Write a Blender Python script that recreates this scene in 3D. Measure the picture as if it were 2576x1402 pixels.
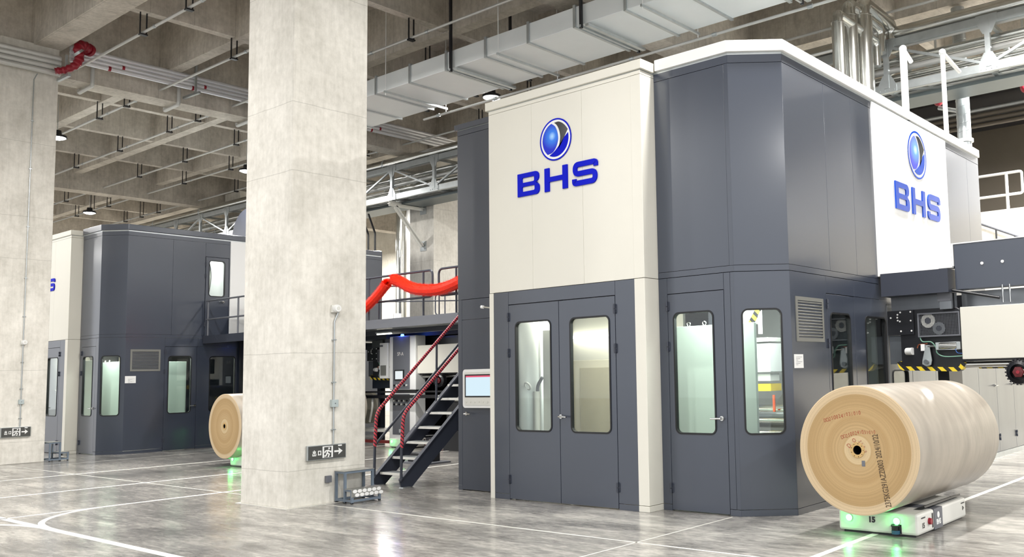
import bpy, bmesh, math, random
from mathutils import Vector, Matrix
S = bpy.context.scene
C = S.collection
for o in list(bpy.data.objects): bpy.data.objects.remove(o)
R = math.radians
# ------------------------------------------------------------------ camera, world, exposure
cam_d = bpy.data.cameras.new('camera'); cam = bpy.data.objects.new('camera', cam_d); C.objects.link(cam)
yaw, pitch, roll_ = R(37.36), R(5.27), R(-1.33)
F = Vector((-math.sin(yaw)*math.cos(pitch), math.cos(yaw)*math.cos(pitch), math.sin(pitch)))
r0 = Vector((math.cos(yaw), math.sin(yaw), 0)); u0 = r0.cross(F)
rr = math.cos(roll_)*r0 + math.sin(roll_)*u0; uu = -math.sin(roll_)*r0 + math.cos(roll_)*u0
M = Matrix((( rr.x, uu.x, -F.x, 0), (rr.y, uu.y, -F.y, 0), (rr.z, uu.z, -F.z, 1.65), (0, 0, 0, 1)))
cam.matrix_world = M
cam_d.sensor_fit = 'HORIZONTAL'; cam_d.sensor_width = 36; cam_d.lens = 2268/2576*36
cam_d.shift_x = -347/2576; cam_d.shift_y = 28/2576; cam_d.clip_end = 300
S.camera = cam
S.view_settings.view_transform = 'Standard'; S.view_settings.look = 'None'
S.view_settings.exposure = 0.2; S.view_settings.gamma = 1.0
W = bpy.data.worlds.new('world'); S.world = W; W.use_nodes = True
bg = W.node_tree.nodes['Background']; bg.inputs[0].default_value = (0.95, 0.97, 1.0, 1); bg.inputs[1].default_value = 1.3
LAMP_W = 380
rnd = random.Random(7)

# ------------------------------------------------------------------ materials
def lin(h):
    h = h.lstrip('#'); v = [int(h[i:i+2], 16)/255 for i in (0, 2, 4)]
    return tuple(c/12.92 if c <= .04045 else ((c+.055)/1.055)**2.4 for c in v) + (1,)
def new_mat(name):
    m = bpy.data.materials.new(name); m.use_nodes = True
    nt = m.node_tree; return m, nt, nt.nodes['Principled BSDF']
def mat(name, col, rough=.5, metal=0, var=.06, scale=4, bump=0, stretch=(1,1,1), emit=0, spec=.5, coat=0, bscale=None):
    m, nt, b = new_mat(name)
    c = lin(col)
    b.inputs['Roughness'].default_value = rough; b.inputs['Metallic'].default_value = metal
    b.inputs['Specular IOR Level'].default_value = spec
    if coat: b.inputs['Coat Weight'].default_value = coat; b.inputs['Coat Roughness'].default_value = .16
    tc = nt.nodes.new('ShaderNodeTexCoord'); mp = nt.nodes.new('ShaderNodeMapping'); mp.inputs['Scale'].default_value = stretch
    nt.links.new(tc.outputs['Object'], mp.inputs[0])
    n = nt.nodes.new('ShaderNodeTexNoise'); n.inputs['Scale'].default_value = scale; n.inputs['Detail'].default_value = 5
    nt.links.new(mp.outputs[0], n.inputs['Vector'])
    mx = nt.nodes.new('ShaderNodeMix'); mx.data_type = 'RGBA'
    mx.inputs[6].default_value = tuple(x*(1-var*1.6) for x in c[:3])+(1,); mx.inputs[7].default_value = tuple(min(1, x*(1+var*1.6)) for x in c[:3])+(1,)
    nt.links.new(n.outputs['Fac'], mx.inputs[0]); nt.links.new(mx.outputs[2], b.inputs['Base Color'])
    if bump:
        n2 = nt.nodes.new('ShaderNodeTexNoise'); n2.inputs['Scale'].default_value = bscale or scale*4; n2.inputs['Detail'].default_value = 4
        nt.links.new(mp.outputs[0], n2.inputs['Vector'])
        bp = nt.nodes.new('ShaderNodeBump'); bp.inputs['Strength'].default_value = bump; bp.inputs['Distance'].default_value = .02
        nt.links.new(n2.outputs['Fac'], bp.inputs['Height']); nt.links.new(bp.outputs[0], b.inputs['Normal'])
    if emit:
        b.inputs['Emission Color'].default_value = c; b.inputs['Emission Strength'].default_value = emit
    return m
def math_node(nt, op, a, b=None, c=None):
    n = nt.nodes.new('ShaderNodeMath'); n.operation = op
    for i, v in enumerate((a, b, c)):
        if v is None: continue
        if isinstance(v, (int, float)): n.inputs[i].default_value = v
        else: nt.links.new(v, n.inputs[i])
    return n.outputs[0]
def concrete(name, base, dark, seam_axis=None, seams=(), board=0, streak=2.0, bumps=.25, light=1):
    """cast concrete: mottled, vertical streaks, pour joints and shuttering board lines"""
    m, nt, b = new_mat(name)
    b.inputs['Roughness'].default_value = .85; b.inputs['Specular IOR Level'].default_value = .25
    tc = nt.nodes.new('ShaderNodeTexCoord'); pos = nt.nodes.new('ShaderNodeNewGeometry')
    def noise(scale, st, det=6):
        mp = nt.nodes.new('ShaderNodeMapping'); mp.inputs['Scale'].default_value = st
        nt.links.new(pos.outputs['Position'], mp.inputs[0])
        n = nt.nodes.new('ShaderNodeTexNoise'); n.inputs['Scale'].default_value = scale; n.inputs['Detail'].default_value = det
        n.inputs['Roughness'].default_value = .65
        nt.links.new(mp.outputs[0], n.inputs['Vector']); return n.outputs['Fac']
    a = noise(1.3, (1, 1, .8)); s = noise(streak*3, (2.2, 2.2, .25)); f = noise(9, (1, 1, 1))
    k = math_node(nt, 'ADD', math_node(nt, 'MULTIPLY', a, .5), math_node(nt, 'MULTIPLY', s, .22))
    k = math_node(nt, 'ADD', k, math_node(nt, 'MULTIPLY', f, .28))
    cr = nt.nodes.new('ShaderNodeValToRGB'); cr.color_ramp.elements[0].position = .36; cr.color_ramp.elements[1].position = .62
    cr.color_ramp.elements[0].color = lin(dark); cr.color_ramp.elements[1].color = lin(base)
    nt.links.new(k, cr.inputs[0]); col = cr.outputs[0]
    sx = nt.nodes.new('ShaderNodeSeparateXYZ'); nt.links.new(pos.outputs['Position'], sx.inputs[0])
    msk = None
    wob = math_node(nt, 'MULTIPLY', math_node(nt, 'SUBTRACT', a, .5), .05)
    for z in seams:
        d = math_node(nt, 'ABSOLUTE', math_node(nt, 'SUBTRACT', math_node(nt, 'ADD', sx.outputs['Z'], wob), z))
        q = math_node(nt, 'LESS_THAN', d, .005)
        msk = q if msk is None else math_node(nt, 'MAXIMUM', msk, q)
    if board:
        for ax in ('X', 'Y'):
            p = math_node(nt, 'FRACT', math_node(nt, 'DIVIDE', sx.outputs[ax], board))
            q = math_node(nt, 'LESS_THAN', p, .012)
            msk = q if msk is None else math_node(nt, 'MAXIMUM', msk, q)
    if msk is not None:
        mx = nt.nodes.new('ShaderNodeMix'); mx.data_type = 'RGBA'
        nt.links.new(math_node(nt, 'MULTIPLY', msk, .32), mx.inputs[0]); nt.links.new(col, mx.inputs[6]); mx.inputs[7].default_value = tuple(x*.35 for x in lin(dark)[:3])+(1,)
        col = mx.outputs[2]
    nt.links.new(col, b.inputs['Base Color'])
    bp = nt.nodes.new('ShaderNodeBump'); bp.inputs['Strength'].default_value = bumps; bp.inputs['Distance'].default_value = .01
    nt.links.new(k, bp.inputs['Height']); nt.links.new(bp.outputs[0], b.inputs['Normal'])
    return m
def floor_mat():
    m, nt, b = new_mat('polished_concrete_floor')
    pos = nt.nodes.new('ShaderNodeNewGeometry')
    def noise(scale, st, det=8, ro=.65):
        mp = nt.nodes.new('ShaderNodeMapping'); mp.inputs['Scale'].default_value = st; mp.inputs['Rotation'].default_value = (0, 0, R(35))
        nt.links.new(pos.outputs['Position'], mp.inputs[0])
        n = nt.nodes.new('ShaderNodeTexNoise'); n.inputs['Scale'].default_value = scale; n.inputs['Detail'].default_value = det; n.inputs['Roughness'].default_value = ro
        n.inputs['Distortion'].default_value = .6
        nt.links.new(mp.outputs[0], n.inputs['Vector']); return n.outputs['Fac']
    a = noise(.55, (1, 1, 1)); s = noise(1.7, (.5, 2.4, 1)); f = noise(8, (.7, 2.2, 1), 8)
    k = math_node(nt, 'ADD', math_node(nt, 'MULTIPLY', a, .34), math_node(nt, 'MULTIPLY', s, .4))
    k = math_node(nt, 'ADD', k, math_node(nt, 'MULTIPLY', f, .26))
    cr = nt.nodes.new('ShaderNodeValToRGB'); e = cr.color_ramp.elements
    e[0].position = .39; e[0].color = lin('#575552'); e[1].position = .59; e[1].color = lin('#bbb7af')
    e2 = cr.color_ramp.elements.new(.5); e2.color = lin('#8d8a85')
    nt.links.new(k, cr.inputs[0]); nt.links.new(cr.outputs[0], b.inputs['Base Color'])
    rr_ = nt.nodes.new('ShaderNodeMapRange'); rr_.inputs[1].default_value = .35; rr_.inputs[2].default_value = .65; rr_.inputs[3].default_value = .26; rr_.inputs[4].default_value = .13
    nt.links.new(s, rr_.inputs[0]); nt.links.new(rr_.outputs[0], b.inputs['Roughness'])
    b.inputs['Specular IOR Level'].default_value = .5
    bp = nt.nodes.new('ShaderNodeBump'); bp.inputs['Strength'].default_value = .03; bp.inputs['Distance'].default_value = .01
    nt.links.new(f, bp.inputs['Height']); nt.links.new(bp.outputs[0], b.inputs['Normal'])
    return m
def glass_mat(name, tint, refl=1.0):
    m = bpy.data.materials.new(name); m.use_nodes = True; nt = m.node_tree
    for n in list(nt.nodes): nt.nodes.remove(n)
    out = nt.nodes.new('ShaderNodeOutputMaterial'); mix = nt.nodes.new('ShaderNodeMixShader')
    tr = nt.nodes.new('ShaderNodeBsdfTransparent'); tr.inputs[0].default_value = tint
    gl = nt.nodes.new('ShaderNodeBsdfGlossy'); gl.inputs['Roughness'].default_value = .02
    fr = nt.nodes.new('ShaderNodeLayerWeight'); fr.inputs['Blend'].default_value = .5
    wv = nt.nodes.new('ShaderNodeTexNoise'); wv.inputs['Scale'].default_value = 1.5
    bp = nt.nodes.new('ShaderNodeBump'); bp.inputs['Strength'].default_value = .02; bp.inputs['Distance'].default_value = .02
    nt.links.new(wv.outputs['Fac'], bp.inputs['Height']); nt.links.new(bp.outputs[0], gl.inputs['Normal'])
    nt.links.new(math_node(nt, 'ADD', math_node(nt, 'MULTIPLY', math_node(nt, 'POWER', fr.outputs['Facing'], 4), .8*refl), .04*refl), mix.inputs[0])
    nt.links.new(tr.outputs[0], mix.inputs[1]); nt.links.new(gl.outputs[0], mix.inputs[2]); nt.links.new(mix.outputs[0], out.inputs[0])
    return m
def emit_mat(name, col, st):
    m = bpy.data.materials.new(name); m.use_nodes = True; nt = m.node_tree
    for n in list(nt.nodes): nt.nodes.remove(n)
    out = nt.nodes.new('ShaderNodeOutputMaterial'); em = nt.nodes.new('ShaderNodeEmission')
    em.inputs[0].default_value = col; em.inputs[1].default_value = st; nt.links.new(em.outputs[0], out.inputs[0]); return m
def stripe_mat(name, c1, c2, period, axis=(1, 0, 1), duty=.5, rough=.5):
    m, nt, b = new_mat(name); b.inputs['Roughness'].default_value = rough
    tc = nt.nodes.new('ShaderNodeTexCoord'); d = nt.nodes.new('ShaderNodeVectorMath'); d.operation = 'DOT_PRODUCT'
    nt.links.new(tc.outputs['Object'], d.inputs[0]); d.inputs[1].default_value = axis
    p = math_node(nt, 'FRACT', math_node(nt, 'DIVIDE', d.outputs['Value'], period)); q = math_node(nt, 'LESS_THAN', p, duty)
    mx = nt.nodes.new('ShaderNodeMix'); mx.data_type = 'RGBA'; nt.links.new(q, mx.inputs[0]); mx.inputs[6].default_value = lin(c1); mx.inputs[7].default_value = lin(c2)
    nt.links.new(mx.outputs[2], b.inputs['Base Color']); return m
def roll_face_mat():
    m, nt, b = new_mat('paper_roll_end'); b.inputs['Roughness'].default_value = .8; b.inputs['Specular IOR Level'].default_value = .2
    tc = nt.nodes.new('ShaderNodeTexCoord'); sx = nt.nodes.new('ShaderNodeSeparateXYZ'); nt.links.new(tc.outputs['Object'], sx.inputs[0])
    r = math_node(nt, 'SQRT', math_node(nt, 'ADD', math_node(nt, 'MULTIPLY', sx.outputs[0], sx.outputs[0]), math_node(nt, 'MULTIPLY', sx.outputs[2], sx.outputs[2])))
    cr = nt.nodes.new('ShaderNodeValToRGB'); cr.color_ramp.interpolation = 'LINEAR'
    rn = math_node(nt, 'DIVIDE', r, .64); nt.links.new(rn, cr.inputs[0]); E = cr.color_ramp.elements
    E[0].position = 0; E[0].color = lin('#c3ad88'); E[1].position = 1; E[1].color = lin('#cbb696')
    for p, c in ((.215, '#c5ae88'), (.225, '#b3976c'), (.27, '#b89d74'), (.5, '#ae9167'), (.54, '#b79b71'), (.8, '#ab8f66'), (.845, '#ad9269'), (.855, '#c5ae8c')):
        e = E.new(p); e.color = lin(c)
    n = nt.nodes.new('ShaderNodeTexNoise'); n.noise_dimensions = '1D'; n.inputs['Scale'].default_value = 60; n.inputs['Detail'].default_value = 5
    nt.links.new(r, n.inputs['W'])
    n2 = nt.nodes.new('ShaderNodeTexNoise'); n2.inputs['Scale'].default_value = 90; nt.links.new(tc.outputs['Object'], n2.inputs['Vector'])
    k = math_node(nt, 'ADD', math_node(nt, 'MULTIPLY', n.outputs['Fac'], .35), math_node(nt, 'MULTIPLY', n2.outputs['Fac'], .12)); k = math_node(nt, 'ADD', k, .66)
    mx = nt.nodes.new('ShaderNodeMix'); mx.data_type = 'RGBA'; mx.blend_type = 'MULTIPLY'; mx.inputs[0].default_value = 1
    nt.links.new(cr.outputs[0], mx.inputs[6]); cb = nt.nodes.new('ShaderNodeCombineColor'); 
    for i in range(3): nt.links.new(k, cb.inputs[i])
    nt.links.new(cb.outputs[0], mx.inputs[7]); nt.links.new(mx.outputs[2], b.inputs['Base Color'])
    return m

BLUE = mat('blue_grey_panel_paint', '#303745', .34, var=.03, scale=3, bump=.02, bscale=250, spec=.7, coat=.6)
WHITE = mat('cream_white_panel_paint', '#d6d3c8', .38, var=.015, scale=2, spec=.5)
LWHITE = mat('bright_white_paint', '#e4e4e2', .3, var=.01, scale=2, spec=.5)
DARK = mat('dark_slate_paint', '#343843', .4, var=.05)
BLACK = mat('black_steel', '#15161b', .35, var=.1, spec=.5)
RUBBER = mat('black_rubber', '#0c0d10', .5)
STEEL = mat('brushed_stainless', '#85888b', .28, metal=.85, var=.12, scale=3, stretch=(1, 1, .2))
CHROME = mat('polished_chrome', '#d5d5d2', .12, metal=1, var=.03)
GALV = mat('galvanised_steel', '#b7bcbd', .35, metal=.75, var=.12, scale=6)
DUCT = mat('galvanised_duct_sheet', '#e0e4e4', .38, metal=.15, var=.05, scale=1.2, bump=.06, bscale=2)
PIPEW = mat('pale_painted_pipe', '#c6c6c2', .35, metal=.3, var=.06)
BRIGHTP = mat('bright_zinc_pipe', '#e3e3e6', .3, metal=.35, var=.04)
ALU = mat('aluminium_cladding', '#cfcfca', .18, metal=.95, var=.08, scale=5)
RED = mat('dark_red_plastic', '#8e1226', .35, var=.1)
TINSEL = mat('red_tinsel', '#f02a08', .3, var=.12, scale=20, metal=.15)
BEIGE = mat('beige_cabinet_paint', '#b7b1a1', .45, var=.04)
LGREY = mat('light_grey_paint', '#d5d4cd', .4, var=.03)
MGREY = mat('mid_grey_paint', '#62646a', .45, var=.04)
SCAN = mat('scanner_blue', '#24506a', .2)
DSTEEL = mat('dark_steel_sheet', '#5a5e63', .35, metal=.5, var=.15)
TEAL = mat('window_shade_teal', '#27343c', .5, var=.15)  # stands in for the dark interior behind the side windows
SLAT = mat('vent_grey_paint', '#75756f', .5, var=.03)
MINT = mat('pale_mint_panel', '#cfdccf', .35, var=.02)
YEL = mat('safety_yellow', '#e0c028', .45)
STRIPE = stripe_mat('hazard_stripes', '#e2c52a', '#131316', .14, (1, 0, 1))
TAPE = stripe_mat('red_black_tape', '#c93848', '#251a1c', .06, (.45, 1, 1), .42, .4)
LOGO = mat('royal_blue_acrylic', '#0010ba', .5, var=.02, spec=.12)
LOGOB = mat('blue_acrylic_side', '#0644b4', .1, var=.02, spec=.45)
LOGOK = mat('black_acrylic', '#0b0c14', .15)
STEP = mat('steel_blue_step_frame', '#66727f', .45, var=.08)
KRAFT = mat('kraft_wrap', '#a0978a', .33, var=.3, scale=2.2, stretch=(.7, 2.2, .7), bump=.08, bscale=9, spec=.6)
ROLLEND = roll_face_mat()
CARD = mat('cardboard_core', '#b99a66', .8, var=.1)
INKR = mat('red_marker_ink', '#a03c2c', .7); INKB = mat('dark_brown_ink', '#4a3a28', .7)
CHK = mat('checker_plate', '#b9b9b4', .3, metal=.8, var=.2, scale=30)
FLOOR = floor_mat()
LINE = mat('white_floor_paint', '#e9e7df', .5, var=.05)
JOINT = mat('pale_joint_filler', '#c9c7bf', .5, var=.1)
COLC = concrete('column_concrete', '#e6e2d9', '#bfbbb1', seams=(.47, 2.02, 4.47, 5.42, 7.1), streak=2.5)
CEILC = concrete('ceiling_concrete', '#d6cfc3', '#a29b90', board=.92, streak=2)
WALLC = concrete('wall_concrete', '#ece7da', '#cfc9ba', seams=(3.2,), streak=1.5)
BROWNW = mat('brown_grey_cladding', '#5e574d', .6, var=.05, scale=3)
GLASS = glass_mat('window_glass', (.93, .97, .95, 1), 1.3)
SCREEN = emit_mat('lit_screen', (.72, .90, 1, 1), .85)
SCREENR = emit_mat('lit_screen_red', (.8, .12, .2, 1), .9)
LED = emit_mat('lamp_lens', (.93, .97, 1, 1), 30)
LEDW = emit_mat('warm_led_strip', (1, .93, .78, 1), 9)
GREEN = emit_mat('green_indicator', (.25, 1, .35, 1), 14)
BLUEL = emit_mat('blue_beacon', (.08, .3, 1, 1), 8)

# ------------------------------------------------------------------ mesh helpers
ORG = {}
def rrect(u0, u1, v0, v1, r=0, n=6):
    if r <= 0: return [(u0, v0), (u1, v0), (u1, v1), (u0, v1)]
    P = []
    for cx, cy, a in ((u1-r, v0+r, -90), (u1-r, v1-r, 0), (u0+r, v1-r, 90), (u0+r, v0+r, 180)):
        for i in range(n+1):
            t = R(a+90*i/n); P.append((cx+r*math.cos(t), cy+r*math.sin(t)))
    return P
def circ(cx, cy, r, n=32, ry=None): return [(cx+r*math.cos(2*math.pi*i/n), cy+(ry or r)*math.sin(2*math.pi*i/n)) for i in range(n)]
class FR:
    """frame on a wall: u along, v up, w outwards"""
    def __init__(s, p0, p1=None, z=0, d=None):
        s.o = Vector((p0[0], p0[1], z))
        d = Vector((p1[0]-p0[0], p1[1]-p0[1], 0)) if d is None else Vector((d[0], d[1], 0))
        s.len = d.length; s.d = d.normalized(); s.n = Vector((s.d.y, -s.d.x, 0)); s.k = Vector((0, 0, 1))
    def __call__(s, u, v, w=0): return s.o + s.d*u + s.k*v + s.n*w
class FH(FR):
    """horizontal frame: u along X, v along Y, w up"""
    def __init__(s, z=0): s.o = Vector((0, 0, z)); s.d = Vector((1, 0, 0)); s.k = Vector((0, 1, 0)); s.n = Vector((0, 0, 1))
class MB:
    def __init__(s): s.b = bmesh.new()
    def box(s, x0, x1, y0, y1, z0, z1):
        vs = [s.b.verts.new((x, y, z)) for x in (x0, x1) for y in (y0, y1) for z in (z0, z1)]
        for f in ((0, 1, 3, 2), (4, 6, 7, 5), (0, 4, 5, 1), (2, 3, 7, 6), (0, 2, 6, 4), (1, 5, 7, 3)): s.b.faces.new([vs[i] for i in f])
        return s
    def fbox(s, f, u0, u1, v0, v1, w0, w1):
        vs = [s.b.verts.new(f(x, y, z)) for x in (u0, u1) for y in (v0, v1) for z in (w0, w1)]
        for q in ((0, 1, 3, 2), (4, 6, 7, 5), (0, 4, 5, 1), (2, 3, 7, 6), (0, 2, 6, 4), (1, 5, 7, 3)): s.b.faces.new([vs[i] for i in q])
        return s
    def bar(s, a, b, w, h, up=(0, 0, 1)):
        a, b = Vector(a), Vector(b); d = (b-a).normalized(); up = Vector(up)
        if abs(d.dot(up)) > .98: up = Vector((1, 0, 0))
        x = d.cross(up).normalized(); y = x.cross(d)
        vs = [s.b.verts.new(p+x*i*w/2+y*j*h/2) for p in (a, b) for i, j in ((-1, -1), (1, -1), (1, 1), (-1, 1))]
        for q in ((3, 2, 1, 0), (4, 5, 6, 7), (0, 1, 5, 4), (1, 2, 6, 5), (2, 3, 7, 6), (3, 0, 4, 7)): s.b.faces.new([vs[i] for i in q])
        return s
    def tube(s, pts, r, n=10, closed=False):
        pts = [Vector(p) for p in pts]; N = len(pts); rings = []
        prev = None
        for i, p in enumerate(pts):
            if closed: t = pts[(i+1) % N]-pts[i-1]
            else: t = pts[min(i+1, N-1)]-pts[max(i-1, 0)]
            t.normalize()
            if prev is None:
                a = Vector((0, 0, 1)) if abs(t.z) < .9 else Vector((1, 0, 0)); x = t.cross(a).normalized()
            else:
                x = (prev - t*prev.dot(t)).normalized()
            prev = x; y = t.cross(x); q = r[i] if isinstance(r, (list, tuple)) else r
            rings.append([s.b.verts.new(p+(x*math.cos(2*math.pi*k/n)+y*math.sin(2*math.pi*k/n))*q) for k in range(n)])
        for i in range(N if closed else N-1):
            A, B = rings[i], rings[(i+1) % N]
            for k in range(n): s.b.faces.new((A[k], A[(k+1) % n], B[(k+1) % n], B[k]))
        if not closed:
            s.b.faces.new(rings[0][::-1]); s.b.faces.new(rings[-1])
        return s
    def cyl(s, a, b, r, n=16, r2=None): return s.tube([a, b], [r, r if r2 is None else r2], n)
    def ball(s, c, r, sc=(1, 1, 1), n=12):
        bmesh.ops.create_uvsphere(s.b, u_segments=n, v_segments=n//2+2, radius=1, matrix=Matrix.Translation(c) @ Matrix.Diagonal((r*sc[0], r*sc[1], r*sc[2], 1))); return s
    def plate(s, f, outer, holes=(), w0=-.05, w1=0):
        t = bmesh.new(); loops = [outer]+list(holes); LV = []
        ed = []
        for L in loops:
            vs = [t.verts.new((p[0], p[1], 0)) for p in L]; LV.append(vs)
            ed += [t.edges.new((vs[i], vs[(i+1) % len(vs)])) for i in range(len(vs))]
        bmesh.ops.triangle_fill(t, use_beauty=True, use_dissolve=False, edges=ed, normal=(0, 0, 1))
        t.verts.index_update(); vv = list(t.verts)
        A = [s.b.verts.new(f(v.co.x, v.co.y, w1)) for v in vv]; B = [s.b.verts.new(f(v.co.x, v.co.y, w0)) for v in vv]
        for fc in t.faces:
            ix = [v.index for v in fc.verts]
            if fc.normal.z < 0: ix.reverse()
            s.b.faces.new([A[i] for i in ix]); s.b.faces.new([B[i] for i in reversed(ix)])
        for vs in LV:
            for i in range(len(vs)):
                a, b_ = vs[i].index, vs[(i+1) % len(vs)].index
                s.b.faces.new((A[a], B[a], B[b_], A[b_]))
        t.free(); return s
    def ring(s, f, L1, L2, w0, w1):
        n = len(L1)
        V = [[s.b.verts.new(f(p[0], p[1], w)) for p in L] for L, w in ((L1, w0), (L1, w1), (L2, w1), (L2, w0))]
        for k in range(3):
            for i in range(n): s.b.faces.new((V[k][i], V[k][(i+1) % n], V[k+1][(i+1) % n], V[k+1][i]))
        return s
    def strip(s, f, pts, w, w0, w1, closed=False):
        """flat stroke of constant width drawn on a frame"""
        n = len(pts); L, Rr = [], []
        for i in range(n):
            p = Vector(pts[i]); a = Vector(pts[i-1]) if (i > 0 or closed) else None; c = Vector(pts[(i+1) % n]) if (i < n-1 or closed) else None
            d1 = (p-a).normalized() if a is not None else None; d2 = (c-p).normalized() if c is not None else None
            if d1 is None: d1 = d2
            if d2 is None: d2 = d1
            n1 = Vector((-d1.y, d1.x)); n2 = Vector((-d2.y, d2.x)); m = (n1+n2)
            m = m.normalized() if m.length > 1e-6 else n1
            k = w/2/max(.35, m.dot(n1)); L.append(p+m*k); Rr.append(p-m*k)
        V = [[s.b.verts.new(f(q.x, q.y, z)) for q in Q] for Q, z in ((L, w1), (Rr, w1), (Rr, w0), (L, w0))]
        for i in range(n if closed else n-1):
            j = (i+1) % n
            for k in range(4): s.b.faces.new((V[k][i], V[(k+1) % 4][i], V[(k+1) % 4][j], V[k][j]))
        if not closed:
            s.b.faces.new([V[k][0] for k in range(4)]); s.b.faces.new([V[k][-1] for k in (3, 2, 1, 0)])
        return s
    def lathe(s, prof, axis='Y', c=(0, 0, 0), n=64):
        rings = []
        for r, h in prof:
            ring = []
            for k in range(n):
                a = 2*math.pi*k/n; x, y = r*math.cos(a), r*math.sin(a)
                p = (x, h, y) if axis == 'Y' else ((x, y, h) if axis == 'Z' else (h, x, y))
                ring.append(s.b.verts.new(Vector(p)+Vector(c)))
            rings.append(ring)
        for A, B in zip(rings, rings[1:]):
            for k in range(n): s.b.faces.new((A[k], A[(k+1) % n], B[(k+1) % n], B[k]))
        return s
    def build(s, name, m, parent=None, smooth=False, bevel=0, **tags):
        o_ = ORG.get(parent.name, Vector()) if parent else Vector()
        bmesh.ops.recalc_face_normals(s.b, faces=s.b.faces[:])
        loc = tags.pop('at', None)
        if loc is not None: o_ = Vector(loc)
        if o_.length: bmesh.ops.translate(s.b, vec=-o_, verts=s.b.verts[:])
        me = bpy.data.meshes.new(name); s.b.to_mesh(me); s.b.free()
        me.materials.append(m)
        if smooth:
            me.polygons.foreach_set('use_smooth', [True]*len(me.polygons))
            me.set_sharp_from_angle(angle=R(40))
        o = bpy.data.objects.new(name, me); C.objects.link(o)
        if parent:
            o.parent = parent; o.location = o_ - ORG[parent.name]
        else: o.location = o_
        ORG[o.name] = o_.copy()
        if bevel:
            bv = o.modifiers.new('bevel', 'BEVEL'); bv.width = bevel; bv.segments = 2; bv.limit_method = 'ANGLE'
        tag(o, **tags)
        return o
def tag(o, label=None, cat=None, group=None, kind=None):
    if label: o['label'] = label
    if cat: o['category'] = cat
    if group: o['group'] = group
    if kind: o['kind'] = kind
    return o
def thing(name, loc, label, cat, group=None):
    o = bpy.data.objects.new(name, None); C.objects.link(o); o.location = loc; o.empty_display_size = .2
    ORG[o.name] = Vector(loc); return tag(o, label, cat, group)
def copy_tree(o, parent=None):
    c = o.copy(); C.objects.link(c)
    if parent: c.parent = parent
    for ch in list(o.children): copy_tree(ch, c)
    return c
def struct(name, mb, m, **k): return mb.build(name, m, kind='structure', **k)
def glyphs(b, s, f, u, v, h, w=.003, ang=0, ext=.0015, align='CENTER', bold=0, sx=1):
    """adds flat extruded lettering to a mesh builder"""
    cu = bpy.data.curves.new('tmp', 'FONT'); cu.body = s; cu.size = h; cu.extrude = ext; cu.align_x = align; cu.align_y = 'CENTER'; cu.offset = bold; cu.resolution_u = 4
    o = bpy.data.objects.new('tmp', cu); C.objects.link(o)
    me = bpy.data.meshes.new_from_object(o.evaluated_get(bpy.context.evaluated_depsgraph_get()))
    bpy.data.objects.remove(o); bpy.data.curves.remove(cu)
    ca, sa = math.cos(ang), math.sin(ang); X = (f.d*ca+f.k*sa)*sx; Y = f.k*ca-f.d*sa; p = f(u, v, w)
    me.transform(Matrix(((X.x, Y.x, f.n.x, p.x), (X.y, Y.y, f.n.y, p.y), (X.z, Y.z, f.n.z, p.z), (0, 0, 0, 1))))
    b.b.from_mesh(me); bpy.data.meshes.remove(me); return b
def text(name, s, f, u, v, h, m, parent, **k): return glyphs(MB(), s, f, u, v, h, **k).build(name, m, parent)
def light(name, kind, loc, energy, col=(1, 1, 1), size=.3, parent=None, rot=None, shape='DISK', size_y=None):
    d = bpy.data.lights.new(name, kind); d.energy = energy; d.color = col
    if kind == 'AREA':
        d.shape = shape; d.size = size
        if size_y: d.size_y = size_y
    else: d.shadow_soft_size = size
    o = bpy.data.objects.new(name, d); C.objects.link(o)
    o.location = Vector(loc)-(ORG[parent.name] if parent else Vector())
    if parent: o.parent = parent
    if rot: o.rotation_euler = rot
    return o
def arc(c, r, a0, a1, n=8): return [(c[0]+r*math.cos(R(a0+(a1-a0)*i/n)), c[1]+r*math.sin(R(a0+(a1-a0)*i/n))) for i in range(n+1)]
def fillet(pts, r, n=5, closed=False):
    P = [Vector(p) for p in pts]; out = []; N = len(P)
    for i in range(N):
        if not closed and i in (0, N-1): out.append(P[i]); continue
        a, p, b = P[i-1], P[i], P[(i+1) % N]; d1 = (a-p); d2 = (b-p); q = min(r, d1.length*.49, d2.length*.49)
        s1, s2 = p+d1.normalized()*q, p+d2.normalized()*q
        for k in range(n+1):
            t = k/n; out.append(s1*(1-t)**2+p*2*t*(1-t)+s2*t*t)
    return out

# ------------------------------------------------------------------ setting: floor, ceiling, columns, walls
struct('floor', MB().box(-75, 25, -30, 45, -.25, 0), FLOOR)
struct('ceiling', MB().box(-75, 8, -6, 40, 10.7, 11.0), CEILC)
for x0, x1 in ((-11.75, -11.1), (-23.75, -23.12), (-36.9, -36.3), (-49.5, -48.9)):
    struct('ceiling_beam', MB().box(x0, x1, -6, 34, 8.8, 10.7), CEILC)
for y, w in ((7.61, .56), (19.2, .6), (-4.6, .56), (31, .6)):
    struct('ceiling_beam', MB().box(-75, 8, y-w/2, y+w/2, 9.37, 10.7), CEILC)
for x in (1, -3.6, -7.5, -15.55, -19.5, -26.7, -30.0, -33.35, -39.8, -43, -46.2):
    struct('ceiling_beam', MB().box(x-.11, x+.11, -6, 34, 9.45, 10.7), CEILC)
for y in (-1.8, 1.3, 4.4, 10.28, 13.14, 16.0, 22.2, 25.2, 28.1):
    struct('ceiling_beam', MB().box(-75, 8, y-.14, y+.14, 9.42, 10.7), CEILC)
cols = [(-11.565, 7.13, .585), (-23.53, 7.27, .58), (-23.5, 19.2, .6), (-11.5, 19.2, .6), (-35.6, 19.2, .6), (-36.6, 7.3, .6), (-23.5, 31, .6), (-35.6, 31, .6)]
for i, (x, y, h) in enumerate(cols):
    struct('concrete_column', MB().box(x-h, x+h, y-h, y+h, 0, 9.4 if i else 9.37), COLC, bevel=.012)
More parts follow.
